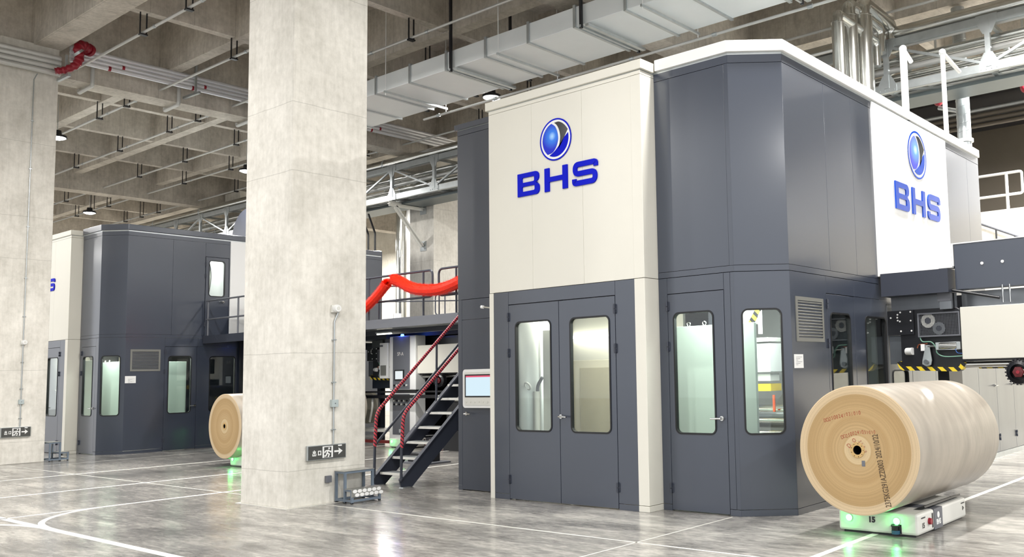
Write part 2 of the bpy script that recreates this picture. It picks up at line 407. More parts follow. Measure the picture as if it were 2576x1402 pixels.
# grout skirt at the foot of the near column
struct('concrete_column_footing', MB().box(-12.2, -10.93, 6.5, 7.76, 0, .006), JOINT)
struct('wall_back', MB().box(-75, -20, 29, 29.3, 0, 11), WALLC)
struct('wall_left', MB().box(-75.3, -75, -6, 33, 0, 11), WALLC)
# right back: concrete gallery wall with a dark clad wall behind it
struct('wall_right_gallery', MB().box(-20, 8, 26, 26.3, 0, 6.0), WALLC)
struct('wall_right_reflector', MB().box(-4.2, 8, 26, 26.3, 6.0, 11), LWHITE)  # unseen white wall, added to reflect brightly in the enclosure side
struct('floor_gallery', MB().box(-20, 8, 26.3, 30, 5.7, 5.9), WALLC)
struct('wall_right_cladding', MB().box(-20, 8, 30, 30.2, 0, 11), BROWNW)
# floor lines and joints
def fline(x0, x1, y0, y1, m=LINE, name='floor_marking', h=.0015): struct(name, MB().box(x0, x1, y0, y1, -.01, h), m)
for x in (-19.09, -16.18): fline(x-.035, x+.035, -2, 18)
fline(-13.62, -13.54, 6.0, 18); fline(-13.6, -13.55, -2, 6.0)
fline(-24, -3, 4.17, 4.26); fline(-3.86, -3.79, 2, 26)
fp = FH()
def spline(pts, n=8):
    P = [Vector(p) for p in pts]; P = [P[0]*2-P[1]]+P+[P[-1]*2-P[-2]]; out = []
    for i in range(1, len(P)-2):
        for k in range(n):
            t = k/n; a, b, c, d = P[i-1], P[i], P[i+1], P[i+2]
            out.append(.5*((2*b)+(c-a)*t+(2*a-5*b+4*c-d)*t*t+(3*b-a-3*c+d)*t**3))
    out.append(P[-2]); return out
struct('floor_marking', MB().strip(fp, spline([(-13.57, 7.0), (-13.57, 6.1), (-13.57, 5.45), (-13.45, 5.0), (-13.15, 4.62), (-12.75, 4.36), (-12.3, 4.25), (-11.8, 4.22)]), .07, -.01, .0018), LINE)
struct('floor_marking', MB().strip(fp, spline([(-13.6, 2.6), (-13.55, 3.3), (-13.35, 3.75), (-12.95, 4.05), (-12.4, 4.19), (-11.8, 4.22)]), .07, -.01, .0019), LINE)
for a in ((-24, -3.5, 7.03, 7.06), (-5.63, -5.61, 2, 8.8), (-21.75, -21.72, -2, 18)):
    fline(*a, m=JOINT, name='floor_joint', h=.001)

# ------------------------------------------------------------------ lamps
def lamp(x, y, lab, z=8.3, k=1):
    t = thing('high_bay_lamp', (x, y, z), lab, 'lamp', 'high bay lamps over the hall')
    MB().lathe([(.01, z+.2), (.09, z+.2), (.1, z+.1), (.22, z+.06), (.23, z), (.2, z)], 'Z', (x, y, 0), 24).build('housing', BLACK, t, smooth=True)
    MB().lathe([(.001, z-.05), (.12, z-.04), (.2, z-.005), (.2, z+.01)], 'Z', (x, y, 0), 24).build('lens', LED, t, smooth=True)
    MB().cyl((x, y, z+.2), (x, y, 10.7), .008, 6).build('hanging_rod', GALV, t)
    light('lamp_light', 'AREA', (x, y, z-.07), LAMP_W*k, (1, .98, .95), .36, t)
lamps = {(-26.95, 9.24): 'high bay lamp beside the left concrete column', (-27.1, 14.6): 'high bay lamp at the left edge of the near concrete column', (-38.0, 14.22): 'high bay lamp over the roof of the left enclosure',
         (-15.72, 14.52): 'high bay lamp below the silver duct at the white enclosure corner'}
for k, v in lamps.items(): lamp(k[0], k[1], v)
for x in (-49, -38, -27, -15.7, -4.3, 7):
    for y in (-1.6, 3.8, 9.2, 14.6, 20, 25.4):
        if any(abs(x-a) < 1 and abs(y-b) < 1 for a, b in lamps) or (x > 5 and y > 21): continue
        if x == -38 and y == 20: continue
        lamp(x, y, 'high bay lamp hanging elsewhere in the hall roof', k=2.9 if y > 19 and x > -6 else 2.5 if y > 19 and x < -30 else (1.6 if x == -4.3 and y == 14.6 else 1))  # far-left row added, rear lamps boosted, to brighten the back walls

# ------------------------------------------------------------------ machine enclosures
def window(f, u0, u1, v0, v1, door, r=.07):
    L1 = rrect(u0-.012, u1+.012, v0-.012, v1+.012, r+.012); L2 = rrect(u0+.008, u1-.008, v0+.008, v1-.008, r-.008)
    MB().ring(f, L1, L2, -.04, .008).build('window_gasket', RUBBER, door)
    MB().plate(f, rrect(u0+.004, u1-.004, v0+.004, v1-.004, r), w0=-.028, w1=-.022).build('window_pane', GLASS, door)
def hinge(f, u, v, door):
    MB().tube([f(u, v-.06, .018), f(u, v-.005, .018)], .013, 8).tube([f(u, v+.005, .018), f(u, v+.06, .018)], .013, 8).fbox(f, u-.03, u+.03, v-.05, v+.05, 0, .006).build('hinge', DARK, door, smooth=True)
def handle(f, u, v, door, s=1):
    MB().tube([f(u, v, 0), f(u, v, .02)], .028, 14).tube([f(u, v, .02), f(u, v, .06), f(u+.012*s, v, .066), f(u+.13*s, v-.004, .06)], [.014, .014, .012, .011], 8).build('handle', CHROME, door, smooth=True)
def door(f, u0, u1, v0, v1, win, t, hside, hnd=None, name='door'):
    d = MB().plate(f, rrect(u0+.004, u1-.004, v0, v1-.004), [rrect(*win, .07)] if win else (), -.045, 0).build(name, BLUE, t, bevel=.002)
    MB().ring(f, rrect(u0-.035, u1+.035, v0-.005, v1+.035), rrect(u0+.035, u1-.035, v0+.03, v1-.035), -.062, -.05).build('door_light_stop', DARK, t)  # dark ring added behind the gaps so inner light cannot leak
    if win: window(f, *win, d)
    hu = u0 if hside < 0 else u1
    for v in (.266, 1.96, 2.45) if v1 < 3 else (v0+.3, v1-.5, v1-.2): hinge(f, hu, v, d)
    if hnd: handle(f, hnd[0], hnd[1], d, hnd[2])
    return d
def logo(f, uc, vc, s, t, blue, letters=True):
    """round emblem and three block letters; s = emblem radius"""
    E = lambda x, y, w=0: f(uc+x*s, vc+y*s, w)
    EE = type('E', (), {'__call__': lambda q, x, y, w=0: f(uc+x*s, vc+y*s, w)})()
    g = MB().plate(EE, circ(0, 0, 1.0, 48), w0=0, w1=.008).build('emblem', LWHITE, t)
    MB().ring(EE, circ(0, 0, 1.0, 48), circ(0, 0, .93, 48), .0, .011).build('emblem_ring', blue, g)
    lens = spline([(-.24, .78), (-.02, .62), (.12, .35), (.17, .05), (.12, -.2), (0, -.42), (-.2, -.6), (-.5, -.66)], 5)
    a0, a1 = math.degrees(math.atan2(-.66, -.5)), math.degrees(math.atan2(.78, -.24))
    left = [Vector(p) for p in arc((0, 0), .82, a0+360, a1, 16)]
    m, nt, b = new_mat('emblem_gradient'); b.inputs['Roughness'].default_value = .3; b.inputs['Specular IOR Level'].default_value = .2
    tc = nt.nodes.new('ShaderNodeTexCoord'); ds = nt.nodes.new('ShaderNodeVectorMath'); ds.operation = 'DISTANCE'
    nt.links.new(tc.outputs['Object'], ds.inputs[0]); ds.inputs[1].default_value = EE(-.2, .18, .013)-ORG[t.name]
    cr = nt.nodes.new('ShaderNodeValToRGB'); cr.color_ramp.elements[0].color = lin('#a9d4ff'); cr.color_ramp.elements[1].color = lin('#0018c0'); cr.color_ramp.elements[1].position = .62
    q = cr.color_ramp.elements.new(.22); q.color = lin('#2a78e0')
    nt.links.new(math_node(nt, 'DIVIDE', ds.outputs['Value'], s), cr.inputs[0]); nt.links.new(cr.outputs[0], b.inputs['Base Color'])
    MB().plate(EE, [tuple(p) for p in lens]+[tuple(p) for p in left[1:-1]], w0=.008, w1=.013).build('emblem_lens', m, g)
    blk = spline([(-.06, .80), (.25, .80), (.55, .62), (.78, .36)], 5)+spline([(.6, .1), (.42, -.2), (.18, -.5)], 5)+spline([(.27, -.2), (.31, .1), (.24, .42), (.1, .66), (-.06, .80)], 5)[:-1]
    MB().plate(EE, [tuple(p) for p in blk], w0=.008, w1=.013).build('emblem_crescent', LOGOK, g)
    low = [tuple(p) for p in arc((0, 0), .82, 14, -118, 20)]
    inner = spline([low[-1], (-.05, -.55), (.25, -.3), (.55, .0), low[0]], 6)
    MB().plate(EE, low+[tuple(p) for p in inner[1:-1]], w0=.008, w1=.013).build('emblem_wave', blue, g)
    return g
def letters(f, u0, v0, k, kh, t, m, depth=.02, gap=None):
    """B H S, extended bold; u0,v0 lower left; k overall width, kh cap height"""
    h = kh; w = .287*k; g = (k-3*w)/2; st = h*.27
    U = lambda x: u0+x
    q = h*.3
    b = MB()
    P = lambda pts: [(u0+x, v0+y) for x, y in pts]
    b.plate(f, P([(0, 0)]+list(fl2([(w, 0), (w, h*.5)], h*.2))+[(w*.93, h*.52)]+list(fl2([(w*.98, h*.55), (w*.98, h)], h*.2))+[(0, h)]),
            [P(rrect(st, w-st*1.0, st*.72, h*.5-st*.32, h*.06)), P(rrect(st, w*.98-st*1.0, h*.5+st*.32, h-st*.72, h*.06))], 0, depth)
    b.build('lettering', m, t)
    x = w+g; b = MB()
    b.plate(f, P([(x, 0), (x+st, 0), (x+st, h*.5-st*.38), (x+w-st, h*.5-st*.38), (x+w-st, 0), (x+w, 0), (x+w, h), (x+w-st, h), (x+w-st, h*.5+st*.38), (x+st, h*.5+st*.38), (x+st, h), (x, h)]), w0=0, w1=depth)
    b.build('lettering', m, t)
    x = 2*(w+g); b = MB(); sw = h*.22
    pts = fillet([(x+w-sw*.3, h*.70), (x+w-sw*.3, h-sw/2), (x+sw/2, h-sw/2), (x+sw/2, h/2), (x+w-sw/2, h/2), (x+w-sw/2, sw/2), (x+sw*.3, sw/2), (x+sw*.3, h*.30)], h*.22, 6)
    b.strip(f, P([(p.x, p.y) for p in pts]), sw, 0, depth).build('lettering', m, t)
def fl2(corners, r):
    (x, y0), (x2, y1) = corners
    return [(x-r, y0)]+[(x-r+r*math.cos(R(a)), y0+r+r*math.sin(R(a))) for a in (-67, -45, -22, 0)]+[(x2, y1-r)]+[(x2-r+r*math.cos(R(a)), y1-r+r*math.sin(R(a))) for a in (22, 45, 67, 90)]
def enclosure(label, variant):
    t = thing('machine_enclosure', (-7.0, 12.5, 0), label, 'machine enclosure', 'tall machine enclosures')
    ZS, ZC, ZT = 2.8, 5.39, 5.5
    cop = LWHITE if variant == 0 else BLUE
    # front, white box part
    f = FR((0, 8.6), d=(1, 0))   # u = X
    for a, b in ((-9.38, -8.533), (-8.533, -7.619), (-7.619, -6.8)):
        MB().plate(f, rrect(a+.0015, b-.0015, ZS+.003, ZC-.05), w0=-.05).build('upper_panel', WHITE, t, bevel=.002)
    MB().fbox(f, -9.38, -6.8, ZC-.046, ZC, -.05, 0).build('top_rail', WHITE, t)
    MB().fbox(f, -9.37, -6.7, ZS-.02, ZC, -.09, -.055).build('panel_backing', WHITE, t)
    MB().fbox(f, -6.8, -6.64, .075, ZS-.003, -.3, .006).fbox(f, -6.8, -6.64, ZS+.003, ZC-.05, -.3, .006).fbox(f, -6.8, -6.64, ZC-.046, ZC, -.3, .006).fbox(f, -6.8, -6.64, 0, .07, -.3, .008).build('corner_post', WHITE, t, bevel=.004)
    MB().fbox(f, -9.38, -9.3, 0, ZS-.003, -.38, .004).build('edge_post', WHITE, t)
    MB().fbox(f, -9.38, -9.33, ZS, ZC, -.38, -.05).build('return_panel', WHITE, t)
    MB().fbox(f, -9.298, -9.012, .075, ZS-.003, -.05, 0).fbox(f, -9.298, -9.012, 0, .07, -.05, 0).build('lower_panel', BLUE, t, bevel=.002)
    MB().fbox(f, -7.112, -6.802, .075, ZS-.003, -.05, 0).fbox(f, -7.112, -6.802, 0, .07, -.05, 0).build('lower_panel', BLUE, t, bevel=.002)
    MB().fbox(f, -9.008, -7.116, 2.622, ZS-.003, -.05, 0).build('lower_panel', BLUE, t, bevel=.002)
    door(f, -9.01, -8.073, .012, 2.616, (-8.87, -8.222, .92, 2.37), t, -1)
    door(f, -8.073, -7.117, .012, 2.616, (-7.87, -7.217, .92, 2.37), t, 1, (-8.045, 1.115, 1))
    # blue wall with door
    f2 = FR((0, 8.87), d=(1, 0))
    MB().fbox(f2, -6.638, -5.54, ZS+.003, ZS+.072, -.05, .001).build('mid_rail', BLUE, t)
    MB().fbox(f2, -6.638, -5.6, ZS+.076, ZC-.1, -.05, 0).build('upper_panel', BLUE, t, bevel=.002)
    MB().fbox(f2, -6.638, -5.54, ZC-.096, ZC, -.05, .002).build('top_rail', BLUE, t)
    MB().fbox(f2, -5.597, -5.54, ZS+.076, ZC-.1, -.05, .001).build('corner_strip', BLUE, t)
    MB().fbox(f2, -6.638, -6.51, .075, ZS-.003, -.05, 0).fbox(f2, -6.638, -6.51, 0, .07, -.05, 0).build('lower_panel', BLUE, t, bevel=.002)
    MB().fbox(f2, -6.507, -5.69, 2.603, ZS-.003, -.05, 0).build('lower_panel', BLUE, t, bevel=.002)
    MB().fbox(f2, -5.686, -5.6, .075, ZS-.003, -.05, 0).fbox(f2, -5.596, -5.54, .075, ZS-.003, -.05, .001).fbox(f2, -5.686, -5.54, 0, .07, -.05, .002).build('lower_panel', BLUE, t, bevel=.002)
    door(f2, -6.508, -5.688, .012, 2.6, (-6.416, -5.85, .92, 2.36), t, -1, (-5.757, 1.104, -1))
    # chamfer
    fc = FR((-5.54, 8.87), (-5.03, 9.26)); L = fc.len
    MB().fbox(fc, 0, L, ZS+.003, ZS+.072, -.05, .001).build('mid_rail', BLUE, t)
    MB().fbox(fc, 0, L, ZS+.076, ZC-.1, -.05, 0).build('upper_panel', BLUE, t, bevel=.002)
    MB().fbox(fc, 0, L, ZC-.096, ZC, -.05, .002).build('top_rail', BLUE, t)
    cp = MB().plate(fc, rrect(.0, L-.0, .075, ZS-.003), [rrect(.08, .53, .925, 2.353, .07)]).fbox(fc, 0, L, 0, .07, -.05, .002).build('chamfer_panel', BLUE, t, bevel=.002)
    window(fc, .08, .53, .925, 2.353, cp)
    # right side
    fs = FR((-5.03, 0), d=(0, 1))   # u = Y
    ups = [(9.26, 10.33), (10.33, 11.13), (11.13, 11.8)]
    if variant == 1: ups = [(9.26, 10.33), (10.33, 11.15)]
    MB().fbox(fs, 9.26, 11.15, ZS+.003, ZS+.072, -.05, .001).build('mid_rail', BLUE, t)
    if variant == 0: MB().fbox(fs, 11.15, 11.8, ZS+.003, ZS+.072, -.05, .001).build('mid_rail', BLUE, t)
    for a, b in ups: MB().fbox(fs, a+.002, b-.002, ZS+.076, ZC-.1, -.05, 0).build('upper_panel', BLUE, t, bevel=.002)
    if variant == 1:
        MB().fbox(fs, 11.154, 11.8, 4.93, ZC-.1, -.05, 0).build('upper_panel', BLUE, t, bevel=.002)
        MB().fbox(fs, 11.78, 11.8, 2.81, 4.925, -.05, 0).build('upper_panel', BLUE, t)
        d = door(fs, 11.16, 11.775, 2.86, 4.924, (11.252, 11.66, 3.9, 4.83), t, -1, (11.63, 3.76, -1), 'upper_door')
    for a, b in ((9.26, 11.8), (14.77, 16.55)): MB().fbox(fs, a, b, ZC-.096, ZC, -.05, .002).build('top_rail', BLUE, t)
    MB().fbox(fs, 11.8, 14.76, 2.9, ZC, -.05, .03).build('sign_panel', LWHITE, t, bevel=.01)
    for a, b in ((14.77, 15.89), (15.89, 16.55)): MB().fbox(fs, a+.002, b-.002, ZS+.003, ZC-.1, -.05, 0).build('upper_panel', BLUE, t, bevel=.002)
    MB().fbox(fs, 9.262, 10.186, .075, ZS-.003, -.05, 0).fbox(fs, 9.262, 10.186, 0, .07, -.05, .002).build('lower_panel', BLUE, t, bevel=.002)
    MB().fbox(fs, 10.19, 11.0, 2.585, ZS-.003, -.05, 0).build('lower_panel', BLUE, t, bevel=.002)
    door(fs, 10.188, 10.982, .012, 2.58, (10.279, 10.838, .92, 2.34), t, -1, (10.94, 1.09, -1))
    sp = MB().plate(fs, rrect(10.986, 12.04, .075, 2.58), [rrect(11.315, 11.98, .92, 2.33, .07)]).fbox(fs, 10.986, 12.04, 0, .07, -.05, .002).fbox(fs, 11.004, 12.04, 2.585, ZS-.003, -.05, 0).build('lower_panel', BLUE, t, bevel=.002)
    window(fs, 11.315, 11.98, .92, 2.33, sp)
    if variant == 0: MB().fbox(fs, 10.15, 12.04, .05, 2.7, -.42, -.38).build('window_dark_sheet', TEAL, t)  # dark sheet added to keep the view through the side windows dark
    MB().fbox(fs, 11.805, 14.765, 2.535, 2.9, -.05, -.002).build('lower_panel', BLUE, t)
    if variant == 1: MB().fbox(fs, 12.045, 16.55, .0, 2.53, -.05, -.002).build('lower_panel', BLUE, t)
    # louvre
    v = MB().ring(fs, rrect(9.378, 10.08, 1.975, 2.505), rrect(9.42, 10.04, 2.02, 2.46), -.01, .012).build('vent', SLAT, t)
    for i in range(12):
        z = 2.03+i*.0363
        MB().bar(fs(9.42, z+.008, -.002), fs(10.04, z+.008, -.002), .008, .032, (fs.n*.75+Vector((0, 0, .65)))).build('louvre_slat', SLAT, v)
    MB().fbox(fs, 9.42, 10.04, 2.02, 2.46, -.03, -.02).build('vent_backing', BLACK, v)
    if variant == 0: s = MB().fbox(fs, 9.3, 9.52, 1.665, 1.825, 0, .004).build('notice', LWHITE, t)
    else: s = MB().fbox(fs, 9.272, 9.52, 1.69, 1.86, 0, .004).build('notice', LWHITE, t)
    for i in range(6): MB().fbox(fs, 9.34, 9.34+.05+.1*((i*7) % 3)/2, 1.70+i*.018, 1.704+i*.018, .004, .0045).build('notice_line', MGREY, s)
    # side annex at the left
    fa = FR((0, 8.98), d=(1, 0))
    MB().fbox(fa, -10.49, -9.38, ZS+.003, ZC-.08, -.05, 0).fbox(fa, -10.49, -9.38, ZC-.076, ZC, -.05, .002).build('annex_panel', BLUE, t, bevel=.002)
    MB().fbox(fa, -10.49, -10.405, .02, ZS-.003, -.05, 0).fbox(fa, -10.4, -9.38, 2.5, ZS-.003, -.05, 0).fbox(fa, -10.49, -10.4, 0, .07, -.05, .002).build('annex_panel', BLUE, t, bevel=.002)
    ad = MB().fbox(fa, -10.4, -9.38, .012, 2.496, -.05, 0).build('annex_door', BLUE, t, bevel=.002)
    handle(fa, -10.3, 1.113, ad, 1)
    # far side, back, roof, inner floor and inner ceiling
    MB().box(-10.49, -10.44, 9.03, 16.55, 0, ZC).box(-10.49, -5.08, 16.5, 16.55, 0, ZC).build('rear_panel', BLUE, t)
    MB().plate(FH(), [(-10.44, 9.04), (-9.33, 9.04), (-9.33, 8.68), (-6.7, 8.68), (-6.7, 8.94), (-5.56, 8.94), (-5.1, 9.3), (-5.1, 16.5), (-10.44, 16.5)], w0=2.75, w1=2.79).build('inner_ceiling', LGREY, t)
    MB().plate(FH(), [(-10.49, 8.98), (-9.4, 8.98), (-9.4, 8.6), (-6.64, 8.6), (-6.64, 8.87), (-5.54, 8.87), (-5.03, 9.26), (-5.03, 16.55), (-10.49, 16.55)], w0=ZC, w1=ZC+.03).build('roof', GALV, t)
    # copings
    def coping(pts, z0, z1, m, ov=.035):
        n = len(pts); A, B = [], []
        for i, p in enumerate(pts):
            p = Vector(p); d1 = (p-Vector(pts[i-1])).normalized() if i else None; d2 = (Vector(pts[i+1])-p).normalized() if i < n-1 else None
            d1 = d1 or d2; d2 = d2 or d1; nn = Vector((d1.y, -d1.x))+Vector((d2.y, -d2.x)); nn.normalize(); k = 1/max(.4, nn.dot(Vector((d1.y, -d1.x))))
            A.append(p+nn*ov*k); B.append(p-nn*.07*k)
        MB().plate(FH(), [tuple(p) for p in A]+[tuple(p) for p in B[::-1]], w0=z0, w1=z1).build('coping', m, t, bevel=.008)
    coping([(-9.38, 8.98), (-9.38, 8.6), (-6.64, 8.6), (-6.64, 8.84)], ZC+.01, ZT+.02, WHITE)
    coping([(-6.6, 8.87), (-5.54, 8.87), (-5.03, 9.26), (-5.03, 16.55)], ZC+.03, ZT+.06, cop)
    coping([(-10.49, 9.6), (-10.49, 8.98), (-9.42, 8.98)], ZC+.01, ZT-.02, BLUE)
    # logo on the front and on the side sign
    dx = -.22*variant
    logo(f, -8.078+dx, 4.765, .285, t, LOGO); letters(f, -8.79+dx, 4.08, 1.43, .315, t, LOGO)
    ff = FR((-5.0, 0), d=(0, 1))
    logo(ff, 13.425, 4.905, .375, t, LOGOB); letters(ff, 12.475, 3.95, 1.82, .41, t, LOGOB)
    if variant == 1:
        MB().fbox(fs, 10.9, 12.2, 3.2, 5.2, -.9, -.86).build('reflection_board', LWHITE, t)  # pale board added to imitate the bright reflection in the upper window
        light('inner_light', 'AREA', (-5.45, 11.4, 5.2), 40, (1, 1, 1), .5, t)  # light added only to brighten that board
        for u in (11.25, 11.55): MB().tube(spline([fs(u, 5.2, -.8), fs(u+.08, 4.5, -.7), fs(u, 3.6, -.8)], 6), .03, 8).build('inner_hose', CHROME, t, smooth=True)
    # lamp inside
    MB().fbox(f, -9.2, -7.0, 2.70, 2.74, -1.6, -1.5).build('inner_lamp', LEDW, t)
    light('inner_light', 'AREA', (-8.6, 9.6, 2.66), 50, (1, .95, .85), 2.4, t, shape='RECTANGLE', size_y=.5)
    light('inner_light', 'AREA', (-6.1, 9.1, 2.7), 22, (.95, 1, .97), .8, t, shape='RECTANGLE', size_y=.2)
    light('inner_light', 'AREA', (-6.0, 10.2, 2.66), 100, (.95, 1, .97), 1.2, t, shape='RECTANGLE', size_y=1.4)
    return t
e1 = enclosure('large blue-grey enclosure with two blue BHS signs, right of the concrete column', 0)
e2 = enclosure('blue-grey enclosure in the distance between the two concrete columns', 1)
e2.location = Vector(e2.location)+Vector((-18.24, .33, 0))
OFF2 = Vector((-18.24, .33, 0))

# contents seen through the windows
def inner(off, first):
    o = Vector(off)
    w = 'behind the window panes of the left enclosure'
    def B(x0, x1, y0, y1, z0, z1): return MB().box(x0+o.x, x1+o.x, y0+o.y, y1+o.y, z0, z1)
    def board(x0, x1, y0, y1, z, lab, eyes=()):
        t = thing('insulation_board', ((x0+x1)/2+o.x, (y0+y1)/2+o.y, 0), lab, 'board')
        B(x0, x1, y0, y1, 0, z).build('board', MINT, t, bevel=.004)
        for x in eyes: MB().tube([(x+o.x+.025*math.cos(a/8*6.283), (y0+y1)/2+o.y, z+.025+.025*math.sin(a/8*6.283)) for a in range(8)], .006, 6, True).build('lifting_eye', CHROME, t)
    board(-6.95, -5.62, 9.42, 9.47, 2.23, 'pale mint board standing %s' % ('behind the blue single door window of the near enclosure' if first else 'behind the narrow corner window of the left enclosure'), (-6.6, -6.36))
    if not first:
        board(-5.66, -5.61, 10.45, 11.0, 2.22, 'pale mint board behind the side door window of the left enclosure'); board(-7.95, -7.25, 9.42, 9.47, 2.3, 'pale mint board imitating the reflection in the front door window of the left enclosure')  # last board added to imitate a pale reflection in that window
    t = thing('control_cabinet', (-9.1+o.x, 10.6+o.y, 0), 'beige cabinet %s' % ('behind the right pane of the double door' if first else 'inside the left enclosure'), 'cabinet')
    B(-9.85, -8.3, 10.6, 11.1, .02, 1.87).build('body', BEIGE, t, bevel=.01); B(-9.5, -8.5, 10.58, 10.6, .15, 1.75).build('door', mat('dim_beige', '#9a937f', .5), t, bevel=.005)
    B(-10.4, -8.0, 11.3, 11.36, 0, 2.74).build('wall_sheet', LGREY, t)
    B(-10.3, -8.2, 11.2, 11.26, 2.25, 2.29).build('strip_light', LEDW, t)
    light('strip_glow', 'AREA', (-9.2+o.x, 11.1+o.y, 2.26), 4, (1, .93, .8), 2, t, rot=(R(20), 0, 0), shape='RECTANGLE', size_y=.05)
    t = thing('steel_vessel', (-9.75+o.x, 9.75+o.y, 0), 'bright steel vessel %s' % ('behind the left pane of the double door' if first else 'inside the left enclosure by the wall'), 'vessel')
    MB().lathe([(.001, 2.5), (.46, 2.5), (.52, 2.4), (.52, .05), (.001, .05)], 'Z', (-9.8+o.x, 9.75+o.y, 0), 40).build('shell', mat('bright_vessel_steel', '#c9ccca', .35, metal=.5, var=.05, stretch=(1, 1, .2)), t, smooth=True)
    MB().tube([(-9.42+o.x+.05*math.cos(a/12*6.283), 9.36+o.y-.05*math.sin(a/12*6.283)*.6, 1.5+.05*math.sin(a/12*6.283)) for a in range(12)], .014, 8, True).build('ring_handle', LWHITE, t, smooth=True)
    t = thing('valve_board', (-8.95+o.x, 9.5+o.y, 0), 'beige board with a pipe elbow %s' % ('at the right edge of the left door pane' if first else 'in the left enclosure'), 'board')
    B(-9.24, -8.73, 9.5, 9.55, 0, 2.3).build('board', LGREY, t)
    MB().tube(fillet([(-9.28+o.x, 9.42+o.y, .9), (-9.28+o.x, 9.42+o.y, 1.5), (-9.18+o.x, 9.42+o.y, 1.62)], .06), .025, 10).build('elbow_pipe', MGREY, t, smooth=True)
    MB().cyl((-9.3+o.x, 9.42+o.y, .4), (-9.3+o.x, 9.42+o.y, 1.42), .05, 12).build('filter', LGREY, t, smooth=True)
inner((0, 0, 0), True); inner(OFF2, False)
# machinery behind the corner window of the near enclosure
t = thing('printing_unit', (-6.4, 11.0, 0), 'white unit with chrome rollers seen through the narrow corner window', 'machine')
MB().box(-6.62, -6.27, 10.9, 11.3, 1.62, 2.02).build('housing', LWHITE, t, bevel=.01)
MB().box(-6.64, -6.26, 10.86, 11.3, 2.04, 2.1).build('lid', LGREY, t, bevel=.006)
MB().box(-6.75, -6.5, 10.9, 11.1, 2.3, 2.55).build('terminal_box', LGREY, t)
MB().box(-6.55, -6.3, 10.95, 11.25, 1.36, 1.46).build('tray', YEL, t); MB().box(-6.58, -6.3, 10.95, 11.2, 1.5, 1.6).build('tray_rail', LGREY, t)
for z in (1.12, .98, .8): MB().cyl((-6.9, 10.6, z), (-5.6, 10.6, z), .03 if z > .9 else .05, 14).build('roller', CHROME, t, smooth=True)
MB().cyl((-6.9, 10.95, 1.02), (-5.6, 10.95, 1.02), .16, 24).build('drum', STEEL, t, smooth=True)
MB().bar((-6.6, 10.8, 2.14), (-6.36, 10.8, 2.5), .08, .02, (0, 1, 0)).build('hazard_bar', STRIPE, t)
MB().box(-6.38, -6.34, 10.8, 10.85, 2.15, 2.7).build('post', LWHITE, t)
MB().box(-7.0, -6.95, 10.5, 11.3, 0, 2.6).box(-5.6, -5.55, 10.5, 11.3, 0, 1.2).build('side_frame', DARK, t)
MB().box(-7.3, -5.2, 12.0, 12.06, .0, 2.7).build('backdrop_sheet', mat('dull_grey_sheet', '#8a8c8c', .6), t)
MB().box(-6.02, -5.99, 10.5, 10.52, 1.1, 1.32).build('lockout_tag', mat('orange_tag', '#d8552a', .5), t)

# small fittings by the left edge of the near enclosure
fa = FR((0, 8.98), d=(1, 0))
t = thing('operator_panel', (-10.0, 8.96, 1.48), 'white operator panel with a lit touch screen on the blue annex wall', 'control panel')
b = MB().plate(fa, rrect(-10.31, -9.40, 1.2, 1.76, .05), w0=0, w1=.07).build('housing', LWHITE, t, bevel=.008)
MB().plate(fa, rrect(-10.27, -9.44, 1.24, 1.72, .03), w0=.07, w1=.078).build('bezel', LGREY, t, bevel=.003)
s = MB().fbox(fa, -10.25, -9.5, 1.355, 1.685, .078, .083).build('screen_frame', BLACK, t)
MB().fbox(fa, -10.225, -9.52, 1.375, 1.645, .083, .085).build('screen', SCREEN, s); MB().fbox(fa, -10.225, -9.52, 1.645, 1.667, .083, .085).build('screen_header', SCREENR, s)
for i in range(8): MB().tube([fa(-10.22+i*.09, 1.29, .078), fa(-10.22+i*.09, 1.29, .088)], .016, 10).build('button', LGREY, t)
t = thing('wall_bracket', (-9.55, 8.95, 2.62), 'small chrome rod bracket on the blue annex wall', 'bracket')
MB().tube([fa(-9.52, 2.61, 0), fa(-9.52, 2.61, .12), fa(-9.6, 2.63, .3)], .014, 8).build('rod', CHROME, t, smooth=True)
MB().tube([fa(-9.6, 2.63, .3), fa(-9.64, 2.635, .3)], .024, 10).build('knob', LWHITE, t, smooth=True); MB().tube([fa(-9.43, 2.585, .1), fa(-9.40, 2.585, .1)], .03, 10).tube([fa(-9.43, 2.585, 0), fa(-9.43, 2.585, .1)], .012, 8).build('roller', LWHITE, t, smooth=True)

